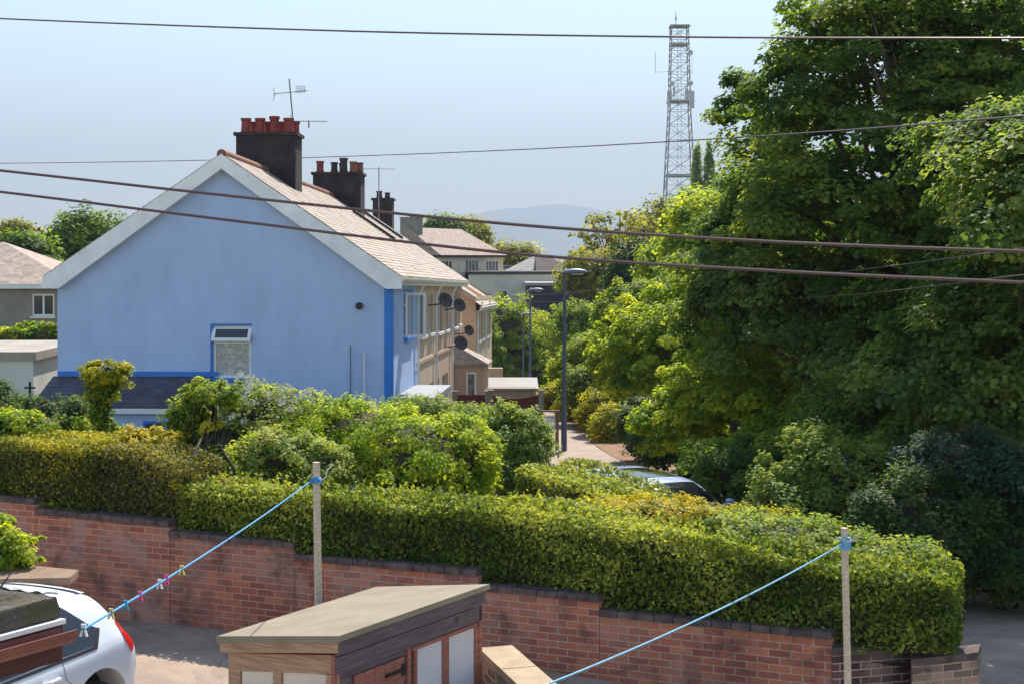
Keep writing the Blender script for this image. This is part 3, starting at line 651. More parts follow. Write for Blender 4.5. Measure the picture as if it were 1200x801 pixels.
# slate lean-to on the gable
lt = MB(); lx0, lx1 = -8.03, -8.03 + 3.62
lt.prism([TF(-.002, lx0, -6.2), TF(-.002, lx1, -6.2), TF(-.002, lx1, -2.98), TF(-.002, lx0, -2.98)], [TF(-1.35, lx0, -6.2), TF(-1.35, lx1, -6.2), TF(-1.35, lx1, -3.52), TF(-1.35, lx0, -3.52)])
le = lt.build('lean_to', BLUE, h1)
lr = MB(); n = 8
for i in range(n):
    a0, a1 = -.01 - 1.5 * i / n, -.01 - 1.5 * (i + 1) / n; z0 = -2.86 - .6 * i / n; z1 = -2.86 - .6 * (i + 1) / n
    lr.hexa([TF(a0, lx0 - .1, z0 - .03), TF(a0, lx1 + .12, z0 - .03), TF(a1, lx1 + .12, z1 - .03), TF(a1, lx0 - .1, z1 - .03)], [TF(a0, lx0 - .1, z0), TF(a0, lx1 + .12, z0), TF(a1, lx1 + .12, z1 + .014), TF(a1, lx0 - .1, z1 + .014)])
lr.build('lean_to_roof', SLATED, h1)
lf = MB(); lf.box(-1.53, -1.40, lx0 - .1, lx1 + .12, -3.62, -3.50, TF); lf.build('lean_to_gutter', UPVC, h1)
ls_ = MB(); ls_.box(-.03, -.001, lx0, lx1 + .25, -2.85, -2.74, TF); ls_.build('flashing', BLUED, h1)
window(h1, lambda u, d, z: TF(-1.36 + d, u, z), lx1 - 1.15, lx1 - .1, -4.6, -3.8, -.03, 2, sill=False, m=BLUED)
# chimney 1
pots = []
for i, f in enumerate((.14, .38, .62, .86)):
    pots.append((f, .22, .145, .40 + (.05 if i == 2 else 0), POT)); pots.append((f + .05, .75, .135, .36, POT))
chimney(h1, 4.75, 5.7, 1.62, 3.35, pots)
# --- neighbours
TAN = mat('pink_brown_render', (.52, .36, .265), .9, .06, 2, .35, 60, kind='stain')
TAN2 = mat('buff_render', (.58, .45, .32), .9, .06, 2, .35, 60, kind='stain')
BROWNW = mat('brown_window', (.12, .08, .06), .5, .1, 4)
H2 = [(6.2, 7.7, -2.1, -.95), (8.7, 10.0, -2.1, -.95), (6.0, 7.3, -5.6, -3.6), (8.8, 10.2, -5.2, -3.6)]
h2 = terrace_house('terraced_house', 'buff rendered terraced house joined to the blue end house', 5.3, 10.65, TAN2, H2, group='houses along the terrace')
for i, q in enumerate(H2[:2]): window(h2, lambda u, d, z: TF(u, -d, z), *q, .08, 2, m=BROWNW if i == 0 else UPVC)
window(h2, lambda u, d, z: TF(u, -d, z), *H2[3], .08, 2)
window(h2, lambda u, d, z: TF(u, -d, z), *H2[2], .08, 1, sill=False, m=TAN2)
dish(h2, 8.4, -1.15); downpipe(h2, 10.5)
H3 = [(11.3, 13.2, -2.15, -.9), (14.1, 15.4, -2.15, -.95), (13.2, 15.4, -4.9, -3.6), (11.2, 12.1, -5.6, -3.6)]
h3 = terrace_house('terraced_house', 'pinkish rendered terraced house in the middle of the row with a red-brown door', 10.65, 16.05, TAN, H3, group='houses along the terrace')
for q in H3[:3]: window(h3, lambda u, d, z: TF(u, -d, z), *q, .08, 2)
dm = MB(); dm.box(11.2, 12.1, -.12, -.08, -5.6, -3.6, TF); dm.build('door', mat('red_brown_door', (.22, .06, .04), .5, .15, 4), h3)
dish(h3, 13.7, -1.35); dish(h3, 14.2, -2.6, .25)
H4 = [(17.6, 19.3, -2.15, -.9), (19.9, 20.9, -2.1, -1.0)]
h4 = terrace_house('terraced_house', 'pinkish rendered terraced house at the far end with a slate-roofed porch', 16.05, 21.6, TAN, H4, False, True, group='houses along the terrace')
for q in H4: window(h4, lambda u, d, z: TF(u, -d, z), *q, .08, 2)
downpipe(h4, 16.4); dish(h4, 18.2, -2.3, .2)
for h, a, b in ((h2, 5.35, 10.6), (h3, 10.7, 16.0), (h4, 16.1, 21.5)):
    s = MB(); s.box(a, b, .003, .035, -2.86, -2.76, TF); s.build('string_course', h.children[0].data.materials[0] if False else TAN, h)
pots2 = [(.12, .3, .14, .4, POT), (.42, .3, .13, .36, POTD), (.62, .25, .15, .5, POTD), (.82, .3, .14, .38, TERRA), (.92, .7, .13, .38, TERRA), (.55, .75, .13, .36, POTD)]
chimney(h3, 15.6, 16.6, 1.65, 3.13, pots2, half=.18)
# dark downpipes lying on the slates, by the second chimney (fallen flashing)
for (t, o0, o1) in ((13.6, -3.0, -1.6), (18.3, -3.3, -1.9)):
    fl = MB(); fl.hexa([TF(t, o0, roofz(o0) + .03), TF(t + .28, o0, roofz(o0) + .03), TF(t + .28, o1, roofz(o1) + .03), TF(t, o1, roofz(o1) + .03)], [TF(t, o0, roofz(o0) + .13), TF(t + .28, o0, roofz(o0) + .13), TF(t + .28, o1, roofz(o1) + .13), TF(t, o1, roofz(o1) + .13)]);  fl.build('skylight', mat('lead', (.035, .033, .04), .6, .2, 4), h3)
# porch of the far house
po = MB(); pt0, pt1, pd = 17.9, 20.3, 1.1
po.box(pt0, pt1, .002, pd, -6.9, -3.55, TF); p_ = po.build('porch', TAN, h4)
pf = MB(); pf.box(pt0 - .12, pt1 + .12, .002, pd + .14, -3.545, -3.45, TF); 
A = [TF(pt0 - .12, .003, -3.447), TF(pt1 + .12, .003, -3.447), TF(pt1 + .12, pd + .14, -3.447), TF(pt0 - .12, pd + .14, -3.447)]
B = [TF(pt0 + .5, .003, -2.8), TF(pt1 - .5, .003, -2.8)]
pf.add([*A, *B], [(0, 1, 2, 3), (4, 3, 2, 5), (0, 3, 4), (1, 5, 2), (0, 4, 5, 1)]); pf.build('porch_roof', mat('grey_tan_slate', (.30, .24, .20), .8, .15, 3, kind='slate'), p_)
window(h4, lambda u, d, z: TF(pt0 + d, u, z), .45, .80, -5.3, -3.75, -.03, 1, sill=False, m=UPVC)
# second block
for i, (a, b, lab) in enumerate(((24.5, 30, 'cream rendered house starting the second lower block of the terrace'), (30, 36, 'cream rendered house behind the first of the lower block'))):
    HH = [(a + 1, a + 2.6, -2.9, -1.7), (a + 3.4, a + 4.7, -2.9, -1.7)]
    hh = terrace_house('terraced_house', lab, a, b, TAN2, HH, i == 0, i == 1, dz=-.75, oo=.35, group='houses along the terrace')
    for q in HH: window(hh, lambda u, d, z: TF(u, .35 - d, z), *q, .08, 2)
    downpipe(hh, a + .3, .35, -.75)
    if i == 0: chimney(hh, 25.6, 26.3, .8, 2.85, [(.3, .4, .13, .3, POTD), (.72, .4, .12, .24, POTD)], dz=-1, half=.45)
# aerials
def aerial(h, base, hgt, boomlen, n, dirv, lean=(0, 0), z2=None, name='aerial', el=.16):
    mb = MB(); b = Vector(base); t = b + Vector((lean[0], lean[1], hgt)); mb.tube([b, t], .022, 6); d = Vector(dirv).normalized()
    c = b.lerp(t, z2 if z2 else .97); p = Vector((0, 0, 1)).cross(d).normalized()
    mb.tube([c - d * boomlen * .5, c + d * boomlen * .5], .011, 5)
    for i in range(n):
        q = c + d * boomlen * (-.5 + i / (n - 1)); mb.tube([q - p * el + Vector((0, 0, -el * .5)), q + p * el + Vector((0, 0, el * .5))], .006, 4)
    for s in (-1, 1): mb.tube([c - d * boomlen * .45, c - d * boomlen * .5 + Vector((0, 0, s * .18))], .01, 4)
    return mb.build(name, METAL, h)
bp_ = P(349, 205, 40.9)
a1 = aerial(h1, bp_, 2.65, .95, 4, (1, .15, .12), (-.24, 0), .86, el=.08)
bx = MB(); cc_ = P(352, 105, 40.9); 
for k in range(4): bx.tube([cc_ + Vector((-.12, 0, -.08 + k * .055)), cc_ + Vector((.12, 0, -.08 + k * .055))], .008, 4)
for k in range(4): bx.tube([cc_ + Vector((-.12 + k * .08, 0, -.1)), cc_ + Vector((-.12 + k * .08, 0, .1))], .008, 4)
bx.build('reflector', METAL, a1)
aerial(h1, P(347, 150, 40.85), .2, 1.0, 11, (1, .1, 0), (0, 0), .9, el=.09).location += Vector((.35, 0, 0))
aerial(hh, P(444, 262, 58), 2.2, 1.3, 9, (1, .2, 0), (0, 0), .97, el=.12)

# ------------------------------------------------------------------ houses further off
def frame(o, yaw):
    c, s = math.cos(R(yaw)), math.sin(R(yaw)); return lambda x, y, z: (o[0] + x * c - y * s, o[1] + x * s + y * c, o[2] + z)
CREAM = mat('cream_render', (.66, .56, .43), .9, .08, 1, .2, 20, kind='stain'); PALE = mat('pale_render', (.66, .59, .49), .9, .06, .6, kind='stain')
GREYW = mat('pebbledash', (.30, .265, .235), .95, .12, 1.5, .5, 60, kind='stain'); TILEF = mat('faded_tiles', (.36, .28, .23), .85, .15, .8, .3, 10, kind='tile')
TILEG = mat('grey_tiles', (.33, .31, .29), .85, .12, .8, .3, 10, kind='tile')
def block(name, label, o, yaw, L, D, H, roof='hip', rise=2, rm=TILEF, wm=CREAM, wins=(), chim=(), group=None, ov=.3, hipl=1, hipr=1, cat='house', trimm=WHITE):
    """front face along local x at y=0, depth along +y; wins: (x0,x1,z0,z1,cols)"""
    f = frame(o, yaw); h = thing(name, label, cat, o, group)
    mb = MB(); holed(mb, 0, L, 0, H, [q[:4] for q in wins], lambda u, d, z: f(u, d, z), .12)
    for a, b in (((L, 0), (L, D)), ((L, D), (0, D)), ((0, D), (0, 0))): mb.add([f(*a, 0), f(*b, 0), f(*b, H), f(*a, H)], [(0, 1, 2, 3)])
    if roof == 'hip':
        if not hipl: mb.add([f(0, D, H), f(0, 0, H), f(0, D / 2, H + rise)], [(0, 1, 2)])
        if not hipr: mb.add([f(L, D, H), f(L, 0, H), f(L, D / 2, H + rise)], [(0, 1, 2)])
    mb.build('wall', wm, h)
    for q in wins: window(h, lambda u, d, z: f(u, d, z), *q[:4], .05, q[4], sm=WHITE, b=.07)
    r = MB()
    if roof == 'hip':
        c = [f(-ov, -ov, H), f(L + ov, -ov, H), f(L + ov, D + ov, H), f(-ov, D + ov, H)]; x0 = D / 2 if hipl else -ov; x1 = L - (D / 2 if hipr else -ov)
        rr = [f(x0, D / 2, H + rise + .1), f(x1, D / 2, H + rise + .1)]
        r.add([*c, *rr], [(3, 2, 1, 0), (0, 1, 5, 4), (2, 3, 4, 5), (1, 2, 5), (3, 0, 4)]); ro = r.build('roof', rm, h, smooth=False)
        e = MB(); e.box(-ov, L + ov, -ov - .03, -ov - .002, H - .18, H + .02, f); e.box(L + ov + .002, L + ov + .03, -ov, D + ov, H - .18, H + .02, f); e.box(-ov - .03, -ov - .002, -ov, D + ov, H - .18, H + .02, f); e.build('fascia', trimm, h)
        for (cx, cy, w_, d_, hh_) in chim:
            c_ = MB(); c_.box(cx, cx + w_, cy, cy + d_, H, H + hh_, f); c_.box(cx - .06, cx + w_ + .06, cy - .06, cy + d_ + .06, H + hh_ + .002, H + hh_ + .1, f); k = c_.build('chimney', mat('grey_chimney', (.25, .23, .21), .9, .15, 2), h)
            p = MB(); p.lathe(f(cx + w_ / 2, cy + d_ / 2, H + hh_ + .1), [(.14, 0), (.12, .25), (.1, .25)], 10); p.build('chimney_pot', POTD, k)
    else:
        r.box(-ov, L + ov, -ov, D + ov, H + .002, H + .25, f); r.build('roof', rm, h)
    return h
# left bungalow and white garage
o = P(-140, 300, 60); block('detached_house', 'grey pebbledashed house with faded tiled hip roof left of the blue gable', (o.x, 60, -6.2), 3, 7.6, 7.5, 5.05, rise=1.65, wm=GREYW, rm=TILEF, wins=[(6.45, 7.35, 3.0, 4.15, 1) if False else (6.05, 6.95, 3.75, 4.65, 2), (1.5, 2.5, 3.55, 4.5, 2)])
g_ = block('garage', 'white flat-roofed garage below the grey house at the left edge', (-19.5, 44, -6), 2, 5.2, 6, 2.9, 'flat', rm=mat('pale_flat_roof', (.36, .32, .28), .9, .1, 1), wm=mat('white_render', (.62, .63, .58), .9, .05, 1, kind='stain'), ov=.12, cat='garage')
o = P(12, 300, 125); block('detached_house', 'small distant tan-roofed house furthest left on the skyline', (o.x, 125, -6), 0, 4.2, 5, 6.0, rise=1.9, wm=CREAM, rm=TILEF, chim=[(1.4, 2, .6, .6, 2.1)])
o = P(42, 300, 140); block('detached_house', 'distant grey-roofed house beside the tree left of the gable', (o.x, 140, -6), 10, 5.4, 5, 6.3, rise=1.9, wm=GREYW, rm=TILEG, chim=[(3.4, 2, .6, .6, 2.3)])
# house with dark gable beyond the terrace
kx = P(515, 300, 128)
block('semi_detached_house', 'cream house with dark slate gable and grey chimney beyond the terrace', (kx.x, 128, -6.8), 66, 13.4, 6.0, 6.85, rise=2.35, rm=mat('pinkish_tiles', (.33, .25, .21), .85, .12, .7, .3, 10, kind='tile'), wm=CREAM, hipl=0, hipr=1,
      wins=[(.4, 2.6, 4.2, 6.4, 3), (5.2, 8.0, 4.2, 6.5, 4), (9.6, 12.4, 4.2, 6.4, 4), (.8, 2.6, 1.2, 3, 2), (9.8, 12.2, 1.2, 3, 3)], chim=[(-.1, 2.2, 1.2, 1.6, 3.25)], trimm=mat('dark_trim', (.035, .025, .04), .6))
sh_ = [o_ for o_ in bpy.data.objects if o_.name.startswith('semi_detached_house')][0]; f66 = frame((kx.x, 128, -6.8), 66); q = MB()
q.prism([f66(-.04, 6.05, 6.75), f66(-.04, -.05, 6.75), f66(-.04, 3, 6.85 + 2.3)], [f66(-.01, 6.05, 6.75), f66(-.01, -.05, 6.75), f66(-.01, 3, 6.85 + 2.3)]); q.build('gable_slates', SLATED, sh_)
o = P(549, 300, 128); block('hall', 'long pale flat-roofed building behind the bushes', (o.x, 128, -8), 1, 8.4, 8, 6.4, 'flat', rm=mat('dark_flat_roof', (.07, .065, .075), .9, .1, 1), wm=PALE, wins=[(1.0, 2.0, 3.6, 4.8, 1), (2.6, 3.4, 4.2, 5.0, 1)], ov=.15, cat='building')
o = P(618, 300, 122); block('workshop', 'low dark building with a pale roof edge behind the near street lamp', (o.x, 122, -8), 1, 6.1, 6, 5.55, 'flat', rm=mat('pale_edge', (.36, .35, .33), .8, .1, 1), wm=mat('navy_cladding', (.035, .04, .075), .6, .1, 1), ov=.15, cat='building')
o = P(598, 300, 150); block('bungalow', 'distant low roof with pale skylights above the flat-roofed building', (o.x, 150, -8), 2, 4.9, 5, 6.5, rise=1.4, wm=CREAM, rm=TILEG, chim=[], hipr=0)
o = P(632, 300, 146); block('bungalow', 'distant dark brown roof beside the lamp head', (o.x, 146, -8), 2, 3.4, 5, 6.4, rise=1.6, wm=GREYW, rm=mat('dark_tiles', (.11, .09, .09), .85, .12, .8, kind='tile'), hipl=0)
o = P(560, 300, 165); block('bungalow', 'distant navy fascia building behind the pale hall', (o.x, 165, -8), 0, 7, 6, 6.6, 'flat', rm=mat('navy_edge', (.05, .055, .09), .8, .1, 1), wm=CREAM)

# ------------------------------------------------------------------ lattice mast
TS = mat('mast_steel', (.30, .31, .34), .6, .08, .5, metal=.2)
mx, mY = 796, 290; base_z = -4.0
ms = thing('communications_mast', 'tall grey steel lattice radio mast with antennas behind the trees', 'mast', P(mx, 300, mY) + Vector((0, 0, base_z)))
def mp_(x, y, dy=0): return P(x, y, mY) + Vector((0, dy, 0))
def hw(y): return float(np.interp(y, [30, 130, 235, 330], [9.7, 12.0, 17, 23.5]))
c4 = [(-1, -1), (1, -1), (1, 1), (-1, 1)]; S_ = mY / F
def corner(i, y): a, b = c4[i % 4]; p = P(mx, y, mY); return p + Vector((a * hw(y) * S_, b * hw(y) * S_, 0))
lg = MB()
for i in range(4): lg.tube([corner(i, y) for y in (326, 235, 130, 32)], [.17, .15, .12, .10], 6)
lg.build('mast_legs', TS, ms)
bc = MB(); levels = [32, 45, 58, 72, 86, 100, 114, 130, 147, 165, 184, 205, 229, 257, 290, 326]
for a, b in zip(levels[:-1], levels[1:]):
    for i in range(4):
        bc.tube([corner(i, a), corner(i + 1, b)], .055, 4); bc.tube([corner(i + 1, a), corner(i, b)], .055, 4); bc.tube([corner(i, a), corner(i + 1, a)], .06, 4)
        bc.tube([corner(i, (a + b) / 2), corner(i + 1, (a + b) / 2)], .035, 4)
bc.build('bracing', TS, ms)
ld = MB()
for s in (-1, 1): ld.tube([mp_(mx + s * 2.0, 32), mp_(mx + s * 2.6, 326)], .05, 4)
for k in range(90): y = 33 + k * 3.2; ld.tube([mp_(mx - 2.1, y), mp_(mx + 2.1, y)], .03, 3)
ld.build('ladder', TS, ms)
pf = MB()
for y, e in ((30.5, 1.6), (52.5, -.3), (119, 2), (206, .3)):
    q = P(mx, y, mY); w_ = (hw(y) + e) * S_; pf.box(q.x - w_, q.x + w_, q.y - w_, q.y + w_, q.z - .25, q.z + (.12 if y > 40 else .0))
pf.build('platform', TS, ms)
for x, y, hh_, ww in ((783.5, 116, 18, 1.6), (812, 117, 20, 1.6), (809, 114, 16, 1.3), (786, 112, 12, 1.2), (804, 110, 12, 1.2), (790, 108, 11, 1.2)):
    q = P(x, y, mY - 3); m_ = MB(); m_.box(q.x - ww * S_, q.x + ww * S_, q.y - .15, q.y + .15, q.z - hh_ / 2 * S_, q.z + hh_ / 2 * S_); m_.tube([q, q + Vector(((mx - x) * S_ * .5, 2, 0))], .08, 5); m_.build('panel_antenna', mat('antenna_grey', (.42, .44, .48), .6), ms)
for x, y, r_ in ((809, 62, .5), (809.5, 98, .45), (788, 98, .4), (807, 84, .4)):
    q = P(x, y, mY - 2); m_ = MB(); m_.tube([q + Vector((0, -.3, 0)), q + Vector((0, .3, 0))], r_, 14); m_.tube([q, q + Vector(((mx - x) * S_ * .4, 1.5, 0))], .08, 5); m_.build('dish_antenna', mat('antenna_grey', (.42, .44, .48), .6), ms)
wh = MB(); wh.tube([mp_(786, 84), mp_(768, 84.5)], .07, 5); wh.tube([mp_(768, 86), mp_(768, 61)], .045, 5); wh.tube([mp_(792, 31), mp_(792, 13)], [.09, .04], 5); wh.tube([mp_(792, 24), mp_(792, 20)], .16, 6)
wh.tube([mp_(811, 86), mp_(811, 60)], .04, 4); wh.tube([mp_(808, 86), mp_(812, 86)], .05, 4); wh.tube([mp_(784, 34), mp_(810, 31)], .1, 4); wh.build('whip_antenna', TS, ms)

# ------------------------------------------------------------------ street lamps
LAMP = mat('lamp_post_paint', (.10, .115, .16), .5, .1, 3, metal=.2)
def lamp(x, yt, yb, Y, label, k=1, first=None):
    base = P(x, yb, Y); hgt = (yb - yt) / F * Y
    t = thing('street_lamp', label, 'street lamp', base, 'street lamps along the path')
    m_ = MB(); m_.tube([base + Vector((0, 0, -.8)), base + Vector((0, 0, 1.4)), base + Vector((0, 0, 1.45)), base + Vector((.02, 0, hgt))], [.098, .092, .07, .052], 14); m_.build('pole', LAMP, t)
    hd = MB(); top = base + Vector((0, 0, hgt)); L = .86; rows = []
    for i in range(11):
        u = i / 10; w_ = .05 + .13 * math.sin(math.pi * min(1, u * .9 + .08)) ** .7; hh_ = .045 + .065 * math.sin(math.pi * min(1, u * .85 + .12)) ; cz = top.z + .02 + .05 * math.sin(u * 2.4) ; cx = top.x - .08 + L * u
        if i == 10: w_ = .03; hh_ = .02
        rows.append([(cx, top.y + w_ * math.cos(a), cz + hh_ * math.sin(a) * (1 if math.sin(a) > 0 else .45)) for a in [2 * math.pi * j / 14 for j in range(15)]])
    hd.grid(rows); hd.add(rows[0][:-1], [tuple(range(14))]); hd.add(rows[-1][:-1], [tuple(range(13, -1, -1))])
    h_ = hd.build('lamp_head', mat('lamp_head_grey', (.16, .18, .23), .5, .1, 3), t)
    s_ = MB(); s_.lathe((top.x + .06, top.y, top.z + .1), [(.045, 0), (.045, .05), (.02, .07)], 10); s_.build('photocell', UPVC, h_)
    g = MB(); g.box(top.x + .25, top.x + .62, top.y - .09, top.y + .09, top.z - .03, top.z + .0); g.build('lens', mat('lamp_lens', (.5, .5, .48), .3), h_)
lamp(661, 321, 533, 48, 'nearest and tallest-looking grey street lamp beside the path')
lamp(621, 341, 468, 82, 'middle grey street lamp with curved head behind the garden fence')
lamp(613, 369, 466, 107, 'farthest and smallest street lamp left of the middle one')

# ------------------------------------------------------------------ fences and bits by the front gardens
RB = mat('red_brown_fence', (.13, .035, .03), .8, .2, 5, .3, 20, kind='planks'); CONC = mat('concrete_post', (.26, .23, .20), .9, .15, 5)
def fence(label, x0, x1, yt, Y0, Y1, hgt, scallop=0, m=RB, posts=CONC):
    a = P(x0, yt, Y0); b = P(x1, yt, Y1); t = thing('garden_fence', label, 'fence', (a.x, a.y, a.z - hgt)); n = 14; pm = MB(); d = (b - a)
    d2 = Vector((d.x, d.y, 0)).normalized(); nn = Vector((d2.y, -d2.x, 0)) * .02
    for i in range(n):
        p = a.lerp(b, (i + .03) / n); q = a.lerp(b, (i + .97) / n); s = lambda f: -scallop * math.sin(math.pi * f)
        z0 = [p.z - hgt, q.z - hgt]; za, zb = p.z + s(i / n), q.z + s((i + 1) / n)
        pm.hexa([(p.x, p.y, z0[0]), (q.x, q.y, z0[1]), (q.x + nn.x, q.y + nn.y, z0[1]), (p.x + nn.x, p.y + nn.y, z0[0])], [(p.x, p.y, za), (q.x, q.y, zb), (q.x + nn.x, q.y + nn.y, zb), (p.x + nn.x, p.y + nn.y, za)])
    pm.build('panel', m, t)
    for p in (a, b):
        q = MB(); q.box(p.x - .07, p.x + .07, p.y - .09, p.y + .05, p.z - hgt, p.z + .08); q.box(p.x - .09, p.x + .09, p.y - .11, p.y + .07, p.z + .082, p.z + .12); q.build('post', posts, t)
fence('plain red-brown board fence in front of the porch', 533, 571, 462, 46, 46.5, 1.9)
fence('red-brown board fence with scooped top between concrete posts', 575, 634, 461, 44, 43, 1.9, .14)
fence('weathered grey arched fence panel behind the tall weeds', 556, 594, 484, 39, 38.6, 1.5, -.12, m=mat('grey_boards', (.20, .165, .13), .9, .2, 4, kind='planks'))
gp = thing('garden_gate', 'small white and brown gate beside the path', 'gate', P(641, 515, 42.5)); a = P(636, 486, 42.5)
q = MB()
for k in range(5): q.box(a.x + .02 + k * .07, a.x + .06 + k * .07, a.y, a.y + .02, a.z - .9, a.z - .02)
q.box(a.x, a.x + .36, a.y - .02, a.y - .002, a.z - .2, a.z - .12); q.box(a.x, a.x + .36, a.y - .02, a.y - .002, a.z - .8, a.z - .72); q.build('gate_panel', WHITE, gp)
q = MB(); q.box(a.x - .1, a.x, a.y - .05, a.y + .05, a.z - 1, a.z + .1); q.box(a.x + .36, a.x + .46, a.y - .05, a.y + .05, a.z - 1, a.z + .1); q.box(a.x - .12, a.x + .48, a.y - .06, a.y + .06, a.z + .102, a.z + .14); q.build('gate_post', mat('brown_post', (.2, .13, .09), .9), gp)
q = MB(); a = P(572, 446, 57); b = P(628, 446, 57); q.box(a.x, b.x, 57, 60, -7.2, a.z - .25); sh = thing('outbuilding', 'low pebbledashed outbuilding with a white sheet roof behind the fences', 'outbuilding', (a.x, 57, -7.2))
q.build('wall', GREYW, sh); q = MB(); q.hexa([(a.x - .1, 56.8, a.z - .35), (b.x + .1, 56.8, a.z - .35), (b.x + .1, 60.2, a.z - .2), (a.x - .1, 60.2, a.z - .2)], [(a.x - .1, 56.8, a.z - .27), (b.x + .1, 56.8, a.z - .27), (b.x + .1, 60.2, a.z - .12), (a.x - .1, 60.2, a.z - .12)]); q.build('roof', mat('white_sheet', (.19, .175, .16), .6, .08, 2), sh)
q = MB(); a = P(571, 431, 62); q.box(a.x, a.x + .65, 62, 62.3, -7.2, a.z); tag(q.build('block_wall', TAN2), 'short buff rendered wall end right of the porch', 'wall')
# black cross-shaped post at the left
q = MB(); a = P(35, 447, 33); q.tube([a, a + Vector((0, 0, -1.6))], .03, 6); q.tube([a + Vector((-.12, 0, -.13)), a + Vector((.12, 0, -.13))], .022, 6); tag(q.build('garden_post', DARKM), 'black cross-shaped post standing before the white garage', 'post')

# ------------------------------------------------------------------ overhead wires
WD = mat('wire_black', (.03, .022, .035), .6, 0); WL = mat('wire_brown', (.10, .06, .065), .45, 0)
def wire(label, ctl, r, m=WD, group='overhead wires'):
    pts = [P(*c) for c in ctl]; out = []
    for i in range(61):          # smooth interpolation of the control points
        u = i / 60 * (len(pts) - 1); k = min(int(u), len(pts) - 2); f = u - k
        p0, p1, p2, p3 = pts[max(k - 1, 0)], pts[k], pts[k + 1], pts[min(k + 2, len(pts) - 1)]
        out.append(.5 * ((2 * p1) + (p2 - p0) * f + (2 * p0 - 5 * p1 + 4 * p2 - p3) * f * f + (3 * p1 - p0 - 3 * p2 + p3) * f ** 3))
    mb = MB(); mb.tube(out, r, 6); return tag(mb.build('overhead_wire', m), label, 'wire', group)
wire('topmost wire crossing the sky above the mast top', [(-220, 10, 22), (0, 22, 19), (400, 36.5, 16), (800, 43.5, 14), (1200, 45, 12), (1420, 44, 11)], .0095, WL)
wire('thin wire passing behind the first chimney, rising to the right', [(-200, 190, 60), (0, 191.5, 56), (240, 188, 49.5), (420, 183, 44), (620, 175, 36), (820, 164, 28), (1000, 152, 22), (1200, 136, 17), (1400, 118, 14)], .012, WL)
wire('upper of the two thick dark wires crossing the blue gable', [(-220, 177, 14), (0, 200, 13), (300, 233, 12), (600, 263, 11), (900, 283, 10.3), (1200, 294.5, 9.8), (1420, 300, 9.5)], .0118, WL)
wire('lower of the two thick dark wires crossing the blue gable', [(-220, 201, 14), (0, 225, 13), (300, 262, 12), (600, 297, 11), (900, 317, 10.3), (1200, 331, 9.8), (1420, 340, 9.5)], .0118, WL)
wire('faint thin wire before the trees, meeting the thick wires at the right edge', [(560, 352, 60), (700, 340, 48), (850, 333, 38), (1000, 317, 26), (1200, 291, 17), (1400, 262, 13)], .008, WL)
wire('lowest faint wire sagging in front of the trees', [(500, 350, 62), (700, 355, 48), (850, 353, 38), (1000, 345, 26), (1200, 322, 17), (1400, 300, 13)], .008, WL)

# ------------------------------------------------------------------ big trees on the right
gT = 'trees on the bank right of the street'
tree('sycamore_tree', 'largest sycamore filling the upper right with layered leafy boughs', (9.6, 31, -3.6),
     [ell(1070, 190, 31, 175, 185, 3.6), ell(952, 110, 31.5, 74, 108, 2.2), ell(985, 250, 30.5, 110, 90, 2.4), ell(1180, 90, 30, 120, 150, 3), ell(1020, 15, 31, 100, 60, 2.4), ell(1130, 40, 31, 90, 80, 2.6), ell(1160, 330, 28.5, 130, 110, 2.6)],
     720, 210, .52, .12, 11, LF['sycamore'], .34, gT, flat=.38, hollow=.2, nlimb=46)
tree('sycamore_tree', 'slimmer tree leaning left with a ragged tuft against the sky', (6.3, 36, -4.4),
     [ell(900, 200, 36, 46, 85, 1.8), ell(868, 122, 36, 28, 46, .9), ell(925, 250, 36, 75, 80, 2), ell(862, 290, 36, 50, 50, 1.5)],
     280, 170, .42, .12, 12, LF['sycamore'], .2, gT, flat=.5, hollow=.25, nlimb=26)
tree('sycamore_tree', 'shaded tree at the right edge behind the right-hand clothes post', (9.2, 24.5, -3.9),
     [ell(1175, 420, 24.5, 130, 130, 2.4), ell(1090, 440, 25, 80, 90, 1.7), ell(1240, 300, 24, 110, 120, 2.4), ell(1235, 230, 20.5, 120, 110, 1.6), ell(1215, 175, 23, 125, 80, 2.4)],
     560, 210, .45, .11, 13, LF['shade'], .22, gT, flat=.5, hollow=.3, nlimb=20)
tree('sycamore_tree', 'broad leafy tree in the middle of the bank under the big sycamore', (6.8, 32, -4.0),
     [ell(960, 370, 32, 120, 85, 2.1), ell(880, 340, 33, 80, 70, 1.8), ell(1030, 430, 30, 100, 80, 2)],
     370, 210, .45, .12, 14, LF['shade'], .22, gT, flat=.5, hollow=.3, nlimb=24)
tree('maple_tree', 'bright lime maple beside the path, lit by the sun', (4.6, 41, -5.5),
     [ell(790, 410, 41, 80, 62, 1.9), ell(840, 350, 42, 60, 60, 1.8), ell(752, 440, 40.5, 40, 42, 1.2)],
     420, 170, .36, .11, 15, LF['lime'], .14, gT, flat=.5, hollow=.35, nlimb=16)
tree('maple_tree', 'yellow-green maple just behind the parked blue car', (5.2, 34, -5.0),
     [ell(860, 455, 34, 80, 62, 1.5), ell(800, 500, 35, 60, 40, 1.1), ell(930, 490, 32, 60, 60, 1.2)],
     400, 170, .32, .10, 16, LF['lime'], .12, gT, flat=.5, hollow=.35, nlimb=14)
gB = 'shrubs on the bank'
def B(nm, lab, ells, ncl, nlf, cr, ls, seed, m, **k): return bush(nm, lab, ells, ncl, nlf, cr, ls, seed, LF[m], **k)
B('elder_bush', 'mid green rounded shrub behind the right part of the clipped hedge', [ell(975, 570, 22.5, 78, 68, .9), ell(930, 600, 22, 50, 40, .6)], 260, 150, .22, .065, 21, 'grey', group=gB)
B('dark_bush', 'dark green shrub in deep shade beside the wall corner', [ell(1090, 620, 20.5, 90, 70, .9), ell(1180, 650, 20.5, 90, 75, .9)], 330, 150, .24, .065, 22, 'dark', group=gB)
